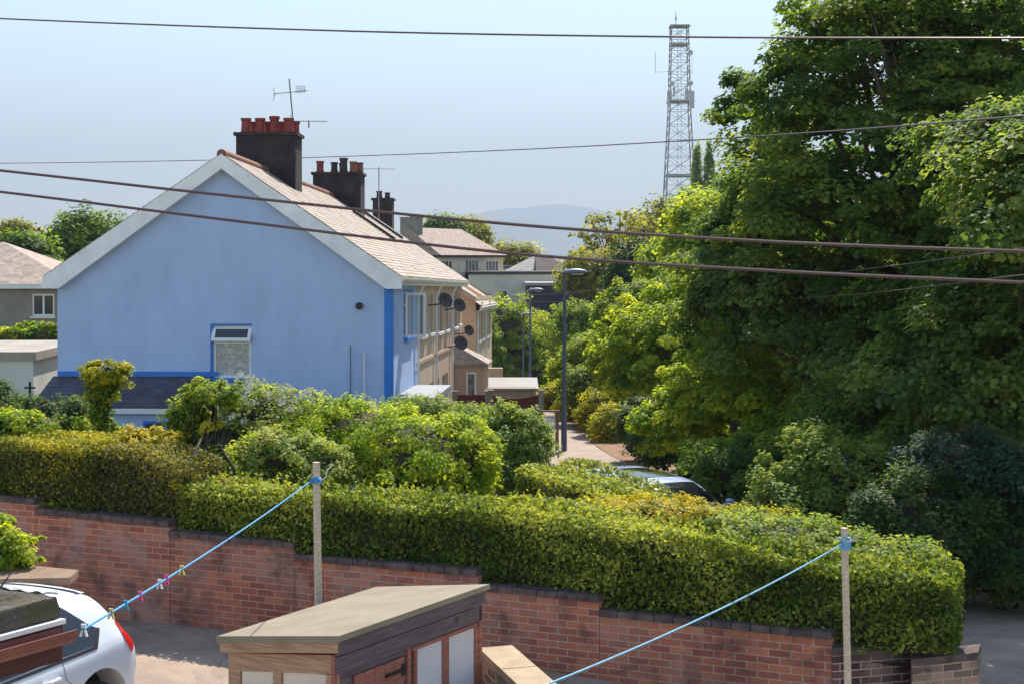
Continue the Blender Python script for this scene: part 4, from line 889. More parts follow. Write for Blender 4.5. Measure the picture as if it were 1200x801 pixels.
B('blue_bush', 'blue-grey feathery shrub low on the shaded bank', [ell(1120, 545, 21.5, 75, 45, .8), ell(1190, 570, 21, 70, 50, .8)], 220, 150, .22, .062, 23, 'blue', group=gB)
B('dark_bush', 'dark shrub beneath the boughs right of the blue car', [ell(880, 560, 27, 75, 50, .9), ell(1000, 510, 26, 85, 60, 1.1), ell(1060, 540, 24, 60, 60, 1)], 320, 150, .28, .08, 24, 'sycamore', group=gB)
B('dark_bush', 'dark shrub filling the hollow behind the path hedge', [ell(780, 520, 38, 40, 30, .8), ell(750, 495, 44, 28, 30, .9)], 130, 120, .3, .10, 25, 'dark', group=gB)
B('elder_bush', 'yellow-green shrub at the foot of the maple', [ell(845, 540, 29.5, 45, 30, .7), ell(905, 535, 28.5, 40, 30, .7)], 150, 110, .2, .085, 26, 'lime', group=gB)
for i, (x, y, Y, rx, ry, m, lab) in enumerate([
    (1010, 380, 40, 110, 90, 'shade', 'rear tree closing the gap behind the big sycamore'),
    (1150, 340, 38, 110, 110, 'shade', 'rear tree behind the crown at the right edge'),
    (900, 300, 52, 60, 70, 'olive', 'olive tree glimpsed between the leaning tree and the maple'),
    (830, 270, 66, 45, 45, 'lime', 'small pale tree just under the mast')]):
    b = P(x, y, Y); tree('background_tree', lab, (b.x, Y, G(Y) + hill(b.x, Y) - .2), [ell(x, y, Y, rx, ry), ell(x - rx * .4, y + ry * .5, Y, rx * .7, ry * .6)], 170, 120, .034 * Y ** .72 + .25, .13 + .0012 * Y, 30 + i, LF[m], .2, 'trees behind the bank', flat=.6, hollow=.3)
# middle distance bushes and trees
gM = 'trees and bushes beyond the path'
mid = [(592, 388, 113, 40, 46, 'lime', 'bright green bush right of the terrace below the pale hall'),
       (568, 420, 110, 30, 50, 'privet', 'mid green bush rising behind the porch roof'),
       (642, 402, 116, 40, 42, 'lime', 'lime bush between the two nearest lamp posts'),
       (692, 388, 90, 50, 40, 'privet', 'rounded green bush just right of the nearest lamp post'),
       (640, 440, 112, 42, 32, 'privet', 'lower rounded bush behind the middle lamp base'),
       (700, 430, 66, 48, 38, 'privet', 'green bush above the golden path hedge'),
       (745, 370, 72, 50, 42, 'privet', 'green bush below the sparse tree'),
       (690, 455, 60, 30, 26, 'grey', 'grey-green bush touching the golden hedge'),
       (730, 420, 56, 36, 34, 'lime', 'bright bush left of the lime maple'),
       (800, 370, 60, 50, 50, 'grey', 'pale green tree between maple and sparse tree'),
       (790, 315, 75, 45, 40, 'lime', 'light green tree to the right of the dark conifer')]
for i, (x, y, Y, rx, ry, m, lab) in enumerate(mid):
    bush('bush', lab, [ell(x, y, Y, rx, ry), ell(x + rx * .45, y + ry * .35, Y - 1, rx * .6, ry * .6), ell(x - rx * .4, y - ry * .2, Y + .5, rx * .5, ry * .55)], 300, 75, .42, .16, 50 + i, LF[m], group=gM, zg=G(Y) - .2)
far = [(725, 285, 118, 58, 42, 'olive', 'sparse bare-branched tree right of the mountain', .14, 90),
       (770, 275, 130, 42, 42, 'olive', 'dense olive-green tree in front of the mast base', .2, 0),
       (750, 320, 100, 34, 34, 'dark', 'dark blue-green conifer-like tree behind the sparse tree', .2, 0),
       (700, 320, 110, 40, 26, 'olive', 'low olive tree behind the nearest lamp head', .2, 20),
       (825, 250, 150, 40, 34, 'sycamore', 'dark tree at the foot of the poplars', .2, 0),
       (543, 272, 190, 26, 12, 'olive', 'far tree crowning the roof of the dark-gabled house', .2, 0),
       (520, 268, 185, 20, 8, 'sycamore', 'far tree just behind the grey-chimney ridge', .2, 0),
       (600, 302, 175, 30, 14, 'olive', 'far low tree right of the dark-gabled house roof', .2, 10),
       (100, 285, 100, 48, 40, 'sycamore', 'leafy tree rising behind the left slope of the blue gable', .2, 0),
       (25, 294, 88, 34, 17, 'sycamore', 'low tree on the skyline at the left edge', .2, 0),
       (20, 275, 150, 16, 9, 'olive', 'small far tree at the extreme left skyline', .2, 0)]
for i, (x, y, Y, rx, ry, m, lab, tr, tw) in enumerate(far):
    b = P(x, y, Y); sp = i == 0
    tree('distant_tree', lab, (b.x, Y, G(Y) + hill(b.x, Y) - .2), [ell(x, y, Y, rx, ry), ell(x - rx * .45, y + ry * .35, Y, rx * .6, ry * .6), ell(x + rx * .4, y + ry * .4, Y, rx * .6, ry * .6)],
         (110 if sp else 170), (38 if sp else 80), (.55 if sp else .0085 * Y), .20 + .0011 * Y, 80 + i, LF[m], tr + .1, 'distant trees', flat=.8, hollow=.35, nlimb=60 if sp else 14, twigs=tw, zmin=-.6)
for i, (x, yt, yb, w_) in enumerate(((817, 168, 245, 7.5), (831, 163, 240, 6.5))):
    Y = 230; b = P(x, 290, Y); tree('poplar_tree', ('left' if i == 0 else 'right') + ' one of the two narrow poplars beside the mast', (b.x, Y, hill(b.x, Y) + G(Y) - .2), [ell(x, yb - 18, Y, w_ * 1.1, 26), ell(x, yt + 36, Y, w_ * .75, 22), ell(x, yt + 14, Y, w_ * .4, 14)], 200, 34, .55, .38, 120 + i, LF['privet'], .2, 'poplars beside the mast', flat=1.5, hollow=.1, zmin=-1)

# ------------------------------------------------------------------ hedges and garden shrubs
def wp2(x, back, zb, y): p = W(x, 300); q = p + WN * back; return (q.x, q.y, zb, -(y - 300) / F * q.y)
HB = [wp2(x, .12, (zcop(x) - .1 if x < 990 else -3.93 if x < 1050 else -3.86), y) for x, y in ((203, 574), (340, 585), (480, 594), (620, 607), (760, 632), (900, 655), (1000, 668), (1112, 684))]
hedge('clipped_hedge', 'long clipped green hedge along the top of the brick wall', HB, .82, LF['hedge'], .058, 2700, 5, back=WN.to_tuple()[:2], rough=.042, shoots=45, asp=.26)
HA = [wp2(x, .12, zcop(x) - .1, y) for x, y in ((-260, 512), (-80, 516), (60, 520), (100, 522))]
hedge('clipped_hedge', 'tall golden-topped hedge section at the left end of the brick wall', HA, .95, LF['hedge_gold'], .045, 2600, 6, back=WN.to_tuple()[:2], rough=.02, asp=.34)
HC = [wp2(x, .16, zcop(x) - .1, y) for x, y in ((99, 527), (150, 529), (206, 552))]
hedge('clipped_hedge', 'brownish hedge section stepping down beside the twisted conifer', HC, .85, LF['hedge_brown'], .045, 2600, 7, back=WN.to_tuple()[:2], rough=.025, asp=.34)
gG = 'shrubs in the end garden'
B('golden_bush', 'golden low shrub on top of the brownish hedge section', [ell(165, 517, 19, 52, 15, .4), ell(110, 524, 18.9, 26, 9, .3)], 90, 90, .10, .04, 40, 'gold', group=gG, core=.5)
B('leafy_bush', 'loose light green shrub above the left hedge', [ell(40, 498, 20.2, 70, 14, .4), ell(10, 492, 20.4, 40, 12, .4)], 90, 70, .14, .055, 41, 'lime', group=gG)
B('dark_bush', 'dark shrub before the slate lean-to', [ell(60, 482, 24, 42, 18, .6), ell(95, 490, 24, 26, 16, .5)], 90, 90, .2, .06, 42, 'dark', group=gG)
B('dark_bush', 'dark rounded bush at the left edge under the garage', [ell(2, 470, 29, 18, 20, .6), ell(20, 480, 27, 22, 14, .5)], 70, 80, .2, .07, 43, 'dark', group=gG)
B('golden_bush', 'small golden topiary tree with a shaggy flat head', [ell(121, 437, 21, 31, 15, .36), ell(118, 455, 21, 18, 16, .2)], 110, 80, .09, .04, 44, 'goldgreen', group=gG, core=.5, cat='tree')
B('conifer_bush', 'dark leafy stem supporting the golden topiary head', [ell(119, 482, 21, 13, 24, .16), ell(121, 458, 21, 17, 18, .2), ell(122, 505, 21, 18, 14, .25)], 70, 70, .11, .045, 45, 'privet', group=gG, core=.7)
B('conifer_bush', 'twisted yellow-green conifer arching beside the rose bush', [ell(246, 462, 19.6, 36, 16, .3), ell(222, 492, 19.6, 26, 26, .3), ell(205, 530, 19.3, 26, 24, .3), ell(250, 545, 19.0, 25, 22, .3)], 180, 80, .12, .05, 46, 'privet', group=gG, core=.55)
B('golden_bush', 'golden sprays hanging on the twisted conifer', [ell(252, 500, 19.2, 16, 7, .15), ell(190, 508, 19.1, 14, 8, .15), ell(262, 566, 18.2, 34, 8, .2), ell(215, 560, 18.1, 20, 6, .2)], 50, 60, .08, .035, 47, 'gold', group=gG, core=0)
PETAL = mat('white_petals', (.75, .70, .66), .6, .05, 5)
B('rose_bush', 'tall rose bush with pale blooms under the gable window', [ell(320, 482, 22, 72, 30, .8), ell(290, 465, 22.2, 30, 18, .4), ell(400, 492, 21.8, 60, 24, .7), ell(260, 520, 21.8, 60, 30, .6)], 210, 80, .2, .06, 48, 'pink', group=gG, flowers=(110, .35, .055, PETAL))
B('dusty_bush', 'dusty green shrub with pinkish tips behind the left clothes post', [ell(325, 534, 19.6, 70, 30, .6), ell(380, 548, 19.3, 40, 28, .5), ell(290, 570, 19.2, 60, 28, .5), ell(360, 580, 18.9, 50, 20, .4)], 290, 90, .15, .05, 49, 'pink', group=gG)
B('privet_bush', 'large rounded bright green privet bush in the centre of the garden', [ell(492, 545, 20.3, 92, 58, 1.1), ell(430, 520, 21, 80, 48, .9), ell(540, 530, 20.6, 42, 46, .8), ell(390, 500, 21.6, 60, 26, .7)], 760, 100, .16, .048, 60, 'lime', group=gG, hollow=.8, core=.8, upb=.5)
B('leafy_bush', 'loose climbing shrub in front of the white bay roof', [ell(500, 482, 29, 52, 18, .8), ell(545, 492, 28, 36, 18, .7), ell(460, 490, 27, 26, 14, .5)], 230, 80, .19, .055, 61, 'grey', group=gG)
B('leafy_bush', 'tall loose weeds with drooping leaves left of the path', [ell(608, 520, 25, 34, 42, .6), ell(590, 495, 25.5, 20, 25, .4), ell(622, 500, 25.5, 20, 22, .4), ell(590, 565, 24.5, 24, 34, .5)], 200, 80, .17, .068, 62, 'grey', group=gG, core=.3)
sh0 = P(606, 540, 23); sh1 = P(700, 555, 21.5); sh2 = P(775, 602, 19.8)
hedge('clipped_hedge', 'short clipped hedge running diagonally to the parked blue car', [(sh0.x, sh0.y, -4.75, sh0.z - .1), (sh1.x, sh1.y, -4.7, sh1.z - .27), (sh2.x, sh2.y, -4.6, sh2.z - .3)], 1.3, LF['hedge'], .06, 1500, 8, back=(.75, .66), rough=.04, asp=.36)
B('juniper_bush', 'flat golden juniper spreading behind the clipped hedge', [ell(760, 598, 18.6, 75, 13, .7), ell(830, 603, 19.2, 45, 8, .6)], 170, 90, .13, .042, 63, 'gold', group=gG, core=.6, hollow=.75)
B('juniper_bush', 'flat olive juniper just in front of the blue car', [ell(715, 598, 19.8, 50, 8, .7), ell(885, 606, 19.0, 45, 8, .6)], 130, 90, .13, .045, 64, 'olive', group=gG, core=.6, hollow=.75)
B('ivy', 'low ground ivy between the junipers and the street corner', [ell(930, 626, 17.6, 90, 13, .9), ell(1030, 650, 16.6, 70, 12, .8), ell(860, 615, 18.2, 50, 12, .6)], 260, 80, .16, .055, 65, 'grey', group=gG, core=.5)
B('path_hedge', 'rounded golden-green hedge in mounds on the right side of the path', [ell(655, 468, 70, 24, 20, 1.2), ell(680, 474, 63, 26, 26, 1.2), ell(700, 488, 57, 23, 30, 1.1), ell(716, 502, 52, 19, 30, .9)], 380, 80, .3, .11, 9, 'goldgreen', core=.75, hollow=.75, cat='hedge')
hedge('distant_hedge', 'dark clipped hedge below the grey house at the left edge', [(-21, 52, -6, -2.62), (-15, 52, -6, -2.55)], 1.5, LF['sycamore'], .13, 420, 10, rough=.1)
B('leafy_bush', 'glossy light green bush on the small brick wall at the left edge', [ell(12, 648, 14.6, 34, 34, .3), ell(-20, 640, 14.8, 40, 40, .4)], 130, 60, .08, .05, 66, 'lime', group='foreground shrubs')

# ------------------------------------------------------------------ low walls in the foreground
lw = thing('low_wall', 'low brick wall with flat brown coping beside the white car', 'wall', (-4.8, 14.4, -4.2))
q = MB(); q.hexa([(-7.6, 14.0, -4.3), (-4.35, 14.0, -4.3), (-4.35, 14.3, -4.3), (-7.6, 15.6, -4.3)], [(-7.6, 14.0, -3.12), (-4.35, 14.0, -3.12), (-4.35, 14.3, -3.12), (-7.6, 15.6, -3.12)]); q.build('wall', BR, lw)
q = MB(); q.hexa([(-7.7, 13.75, -3.115), (-4.2, 14.05, -3.115), (-4.22, 14.4, -3.115), (-7.7, 15.75, -3.115)], [(-7.7, 13.75, -3.05), (-4.2, 14.05, -3.05), (-4.22, 14.4, -3.05), (-7.7, 15.75, -3.05)]); q.build('coping', mat('brown_stone', (.26, .17, .115), .9, .15, 4, .3, 30), lw)
lw2 = thing('planter_wall', 'low wall with pale sunlit stone coping right of the shed', 'wall', (.3, 11.5, -4.8))
A0 = Vector((-.27, 13.1, 0)); A1 = Vector((.98, 9.0, 0)); n_ = Vector((.956, .292, 0)) * .25
q = MB(); q.hexa([(*(A0)[:2], -4.8), (*(A1)[:2], -4.8), (*(A1 + n_)[:2], -4.8), (*(A0 + n_)[:2], -4.8)], [(*(A0)[:2], -3.53), (*(A1)[:2], -3.53), (*(A1 + n_)[:2], -3.53), (*(A0 + n_)[:2], -3.53)]); q.build('wall', BRP, lw2)
q = MB()
for i in range(6):
    a = A0.lerp(A1, i / 6 + .002); b = A0.lerp(A1, (i + 1) / 6 - .002); e = n_ * .12
    q.hexa([(*(a - e)[:2], -3.525), (*(b - e)[:2], -3.525), (*(b + n_ + e)[:2], -3.525), (*(a + n_ + e)[:2], -3.525)], [(*(a - e)[:2], -3.46), (*(b - e)[:2], -3.46), (*(b + n_ + e)[:2], -3.46), (*(a + n_ + e)[:2], -3.46)])
q.build('coping', mat('pale_stone', (.42, .31, .20), .9, .12, 4, .3, 30), lw2)

# ------------------------------------------------------------------ shed
FELT = mat('roof_felt', (.33, .275, .20), .95, .1, 3, .5, 120, kind='felt')
WOOD = mat('warm_timber', (.46, .28, .18), .8, .2, 3, .35, 20, kind='planks')
WOODD = mat('dark_timber', (.15, .11, .12), .8, .25, 3, .35, 20, kind='planks')  # darker timber for the shed body and its long side
WOODR = mat('red_brown_timber', (.34, .13, .09), .8, .2, 3, .35, 20, kind='planks')
BOARD = mat('grey_white_board', (.72, .62, .52), .7, .06, 2); BOARDC = mat('bluish_board', (.62, .58, .60), .6, .06, 2)
B0 = P(396, 743, 11.0); ax = Vector((.53, .848, 0)); ay = Vector((-.848, .53, 0))
def SF(x, y, z): p = B0 + ax * x + ay * y; return (p.x, p.y, B0.z + z)      # x along the dark side, y across towards the left
LS, WS, SLO = 1.96, 1.13, -.155
st = thing('garden_shed', 'small timber shed with sandy felt roof and boarded windows', 'shed', SF(LS / 2, WS / 2, -1.75))
def top(y): return SLO * y / WS
q = MB(); e = .06
q.hexa([SF(e, e, -1.75), SF(LS - e, e, -1.75), SF(LS - e, WS - e, -1.75), SF(e, WS - e, -1.75)], [SF(e, e, -.04 + top(e)), SF(LS - e, e, -.04 + top(e)), SF(LS - e, WS - e, -.04 + top(WS - e)), SF(e, WS - e, -.04 + top(WS - e))]); q.build('shed_body', WOODD, st)
q = MB(); n = 16
for lay, th in ((0, .022),):
    a = [SF(-.04, -.04, top(-.04)), SF(LS + .04, -.04, top(-.04)), SF(LS + .04, WS + .04, top(WS + .04)), SF(-.04, WS + .04, top(WS + .04))]
    q.hexa([(x, y, z - th) for x, y, z in a], a)
    # folded edge of the felt
    q.box(-.047, -.041, -.045, WS + .045, -.05, -.0, lambda x, y, z: SF(x, y, z + top(y)))
    q.box(-.05, LS + .05, -.048, -.041, -.045, -.0, lambda x, y, z: SF(x, y, z + top(y)))
q.build('roof_felt', FELT, st)
# shiplap on the dark side
q = MB(); zz = -.13
k = 0
while zz > -1.7:
    q.hexa([SF(.05, .052, zz - .11), SF(LS - .05, .052, zz - .11), SF(LS - .05, .03, zz - .11), SF(.05, .03, zz - .11)], [SF(.05, .052, zz), SF(LS - .05, .052, zz), SF(LS - .05, .045, zz), SF(.05, .045, zz)])
    zz -= .113
q.build('shiplap_side', WOODD, st)
q = MB(); q.box(-.02, LS + .02, -.02, .012, -.155, -.028, SF); q.box(-.0, LS, .0, .028, -.30, -.17, SF); q.build('side_fascia', WOODD, st)
q = MB(); q.box(-.035, -.012, -.02, WS + .02, -.13, -.028, lambda x, y, z: SF(x, y, z + top(y))); q.build('front_fascia', WOOD, st)
q = MB(); f_ = lambda x, y, z: SF(x, y, z + top(y) * .6)
q.box(.022, .055, .03, WS - .02, -.30, -.16, lambda x, y, z: SF(x, y, z + top(y) * .9))      # head rail
q.box(.02, .055, .03, .13, -1.75, -.31, f_); q.box(.02, .055, WS - .14, WS - .02, -1.75, -.31, f_); q.box(.018, .055, .57, .65, -1.75, -.31, f_)
q.build('front_frame', WOOD, st)
for y0, y1 in ((.14, .56), (.66, WS - .15)):
    q = MB(); q.box(.035, .056, y0, y1, -1.45, -.315, f_); q.build('window_board', BOARD, st)
for a_ in ((-.005, .03, .028, .062, -1.75, -.16), (LS - .045, LS + .0, .0, .055, -1.75, -.16), (.90, .95, .015, .05, -1.75, -.17)): q = MB(); q.box(*a_, SF); q.build('corner_post', WOODR, st)
q = MB()
for i in range(5): q.box(.22 + i * .126, .22 + (i + 1) * .126 - .006, .012, .03, -1.75, -.36, SF)
dr = q.build('door', WOODR, st)
q = MB(); q.box(.6, .82, .002, .011, -.47, -.44, SF); q.box(.81, .86, .002, .011, -.50, -.41, SF); q.build('hinge', DARKM, dr)
for x0, x1 in ((1.02, 1.38), (1.47, 1.86)):
    q = MB(); q.box(x0, x1, .018, .03, -.95, -.34, SF); q.build('window_board', BOARDC, st)
q = MB()
for x0, x1, z0, z1 in ((.96, 1.9, -.34, -.31), (.96, 1.93, -.98, -.95), (.985, 1.02, -.95, -.34), (1.38, 1.47, -.95, -.34), (1.86, 1.92, -.95, -.34)): q.box(x0, x1, .005, .029, z0, z1, SF)
q.build('window_frame', WOODR, st)
# pink cushion-like lid leaning on the shed front
q = MB(); c_ = Vector(SF(-.1, .80, -.72)); rows = []
pr = [(-.25, 0), (-.25, .16), (-.22, .235), (-.12, .26), (.12, .26), (.22, .235), (.25, .16), (.25, 0)]
q.prism([SF(-.07, .82 + u, -.86 + v) for u, v in pr], [SF(-.03, .82 + u * .97, -.86 + v) for u, v in pr])
ch = thing('garden_chair', 'pink patterned chair back with grey rim leaning at the shed front', 'chair', SF(-.2, .82, -1.75)); q.build('backrest', mat('pink_fabric', (.55, .25, .22), .8, .25, 25), ch)
q = MB(); q.tube([SF(-.05, .82 + u * 1.05, -.86 + v * 1.04) for u, v in [(-.25, -.85)] + pr + [(.25, -.85)]], .014, 7); q.build('frame', METAL, ch)
q = MB(); q.box(-.45, -.07, .60, 1.04, -1.32, -1.26, SF); q.build('seat', mat('pink_fabric', (.55, .25, .22)), ch)
for y_ in (.6, 1.04): q = MB(); q.tube([SF(-.43, y_, -1.74), SF(-.43, y_, -1.3)], .014, 6); q.build('leg', METAL, ch)

# ------------------------------------------------------------------ clothes posts, lines, pegs
POSTW = mat('weathered_post', (.55, .45, .35), .85, .2, 6, .3, 30, kind='planks')
def cpost(label, a, b, r):
    t = thing('clothes_post', label, 'post', b, 'clothes line posts'); q = MB(); q.tube([b, b.lerp(a, .5) + Vector((.004, 0, 0)), a], [r * 1.08, r, r * .95], 12); q.build('post', POSTW, t); return t
p1t, p1b = P(370.5, 541, 13.3), P(375, 541, 13.3); p1b.z = -4.62
c1 = cpost('left wooden clothes post standing behind the shed', p1t, p1b, .034)
p2t, p2b = P(989.5, 618, 9.8), P(1001, 618, 9.8); p2b.z = -5.1
c2 = cpost('right wooden clothes post with rope wound at its top', p2t, p2b, .024)
ROPE = mat('blue_rope', (.05, .30, .62), .6, .1, 20); ROPE2 = mat('pale_blue_rope', (.16, .42, .62), .6, .1, 20)
def knot(c, r, m, par, turns=4):
    q = MB(); q.tube([c + Vector((math.cos(a) * r, math.sin(a) * r, (a / 6.28 - turns / 2) * .014)) for a in [i * .4 for i in range(int(turns * 15.7))]], .007, 5); return q.build('rope_knot', m, par)
k1 = P(370.5, 562, 13.3); knot(k1, .042, ROPE, c1); k2 = P(990.5, 636, 9.8); knot(k2, .033, ROPE2, c2, 6)
q = MB(); q.tube([k1 + Vector((.04, -.03, 0)), k1 + Vector((.09, -.02, .03)), k1 + Vector((.10, -.02, .09)), k1 + Vector((.14, 0, .13))], .005, 5); q.build('loose_string', WHITE, c1)
q = MB()
for s in (-1, 1): q.tube([k2 + Vector((0, -.035, .02)), k2 + Vector((s * .05, -.03, .035 - .01 * s)), k2 + Vector((s * .075, -.02, .02))], .006, 5)
q.build('bow', mat('pale_string', (.5, .52, .5), .8), c2)
L0 = k1 + Vector((-.04, -.03, 0)); L1 = P(97, 737, 6.55)
def sag(a, b, s): return [a.lerp(b, i / 30) + Vector((0, 0, -s * 4 * (i / 30) * (1 - i / 30))) for i in range(31)]
def linept(x, a, b, s):          # point of the line seen at photo column x
    lo, hi = 0., 1.
    for _ in range(40):
        m_ = (lo + hi) / 2; p = a.lerp(b, m_)
        if p.x / p.y * F + 600 > x: lo = m_
        else: hi = m_
    p = a.lerp(b, lo); p.z -= s * 4 * lo * (1 - lo); return p
q = MB(); q.tube(sag(L0, L1, .03), .0055, 6); tag(q.build('clothes_line', ROPE), 'bright blue clothes line with pegs running down to the left', 'clothes line')
L2 = k2 + Vector((-.03, -.03, 0)); L3 = P(560, 815, 6.4) + (P(560, 815, 6.4) - k2) * .3
q = MB(); q.tube(sag(L2, L3, .09), .0055, 6); tag(q.build('clothes_line', ROPE2), 'pale blue clothes line running from the right post down past the shed', 'clothes line')
PC = dict(yellow=(.62, .52, .14), pink=(.75, .07, .33), white=(.75, .75, .78), blue=(.03, .30, .50))
def peg(x, colr, label, k=1):
    p = linept(x, L0, L1, .03); t = thing('clothes_peg', label, 'clothes peg', p, 'clothes pegs on the blue line'); m_ = mat('peg_' + colr, PC[colr], .4, .04, 20); s = p.y * .0062 * k
    for sg in (-1, 1):
        q = MB(); d = Vector((sg, .15, 0))
        f = lambda u, v, w_: (p.x + u * s, p.y + w_ * s, p.z + v * s)
        q.prism([f(sg * .03, .42, -.12), f(sg * .2, .42, -.12), f(sg * .16, .0, -.12), f(sg * .36, -.62, -.12), f(sg * .16, -.62, -.12), f(sg * .04, -.05, -.12)], [f(sg * .03, .42, .12), f(sg * .2, .42, .12), f(sg * .16, .0, .12), f(sg * .36, -.62, .12), f(sg * .16, -.62, .12), f(sg * .04, -.05, .12)]); q.build('jaw', m_, t)
    q = MB(); q.tube([(p.x - .22 * s, p.y - .14 * s, p.z + .02 * s), (p.x + .22 * s, p.y - .14 * s, p.z + .02 * s)], .05 * s, 6); q.build('spring', METAL, t)
peg(213, 'yellow', 'yellow peg, highest on the blue line'); peg(195, 'pink', 'pink peg touching the white peg on the blue line'); peg(187, 'white', 'white peg between the two pink pegs'); peg(164, 'pink', 'pink peg between the white and blue pegs')
peg(147, 'blue', 'blue peg at the tail of the white car'); peg(130, 'yellow', 'yellow peg hanging in front of the car window pillar', 1.1); peg(98, 'white', 'white peg at the lower end of the blue line by the gutter', 1.3)

# ------------------------------------------------------------------ flat roof with gutter at the left
E0 = P(76, 713, 6.5); fa_ = Vector((-.53, -.848, 0)); fb_ = Vector((-.848, .53, 0))
def FR(x, y, z): p = E0 + fa_ * x + fb_ * y; return (p.x, p.y, E0.z + z)
fr_ = thing('flat_roof_outhouse', 'mossy flat-roofed outhouse corner with brown gutter at the lower left', 'outhouse', FR(1.5, 1, -2.6))
q = MB(); rows = []
for i in range(40):
    x = .03 + i * .065; row = []
    for j in range(26):
        y = .02 + j * .06; rim = max(math.exp(-((y - .05) / .07) ** 2), math.exp(-((x - .06) / .07) ** 2) , math.exp(-((y - 1.45) / .08) ** 2))
        row.append(FR(x + rnd.uniform(-.008, .008), y, .01 + .05 * rim + rnd.uniform(-.006, .008)))
    rows.append(row)
q.grid(rows); q.grid([[FR(.03 + i * .065, .02 , .055), FR(.03 + i * .065, .0, .0), FR(.03 + i * .065, .01, -.045)] for i in range(40)]); q.grid([[FR(.03, .02 + j * .06, .06 + rnd.uniform(-.01, .01)), FR(.01, .02 + j * .06, .0), FR(.02, .02 + j * .06, -.05)] for j in range(26)])
q.build('mossy_felt', mat('mossy_felt', (.12, .10, .085), .95, .3, 6, 1, 40, kind='moss'), fr_)
q = MB(); q.box(.02, 2.6, -.03, .0, -.055, -.035, FR); q.build('drip_edge', WHITE, fr_)
q = MB(); q.box(1.0, 2.6, .12, 1.5, -2.9, -.06, FR); q.build('wall', mat('brown_boards', (.10, .045, .04), .8, .2, 5, .3, 20, kind='planks'), fr_)
q = MB(); q.box(.03, 2.6, -.02, .018, -.215, -.06, FR); q.build('fascia', mat('brown_board', (.085, .03, .028), .7, .2, 5, kind='planks'), fr_)
q = MB(); prf = [(-.14, -.06), (-.135, -.10), (-.11, -.12), (-.05, -.12), (-.025, -.10), (-.022, -.065), (-.03, -.065), (-.034, -.095), (-.055, -.112), (-.105, -.112), (-.125, -.095), (-.132, -.06)]
q.prism([FR(.05, y, z) for y, z in prf], [FR(2.6, y, z) for y, z in prf]); q.build('gutter', mat('brown_gutter', (.19, .065, .05), .5, .12, 5), fr_)

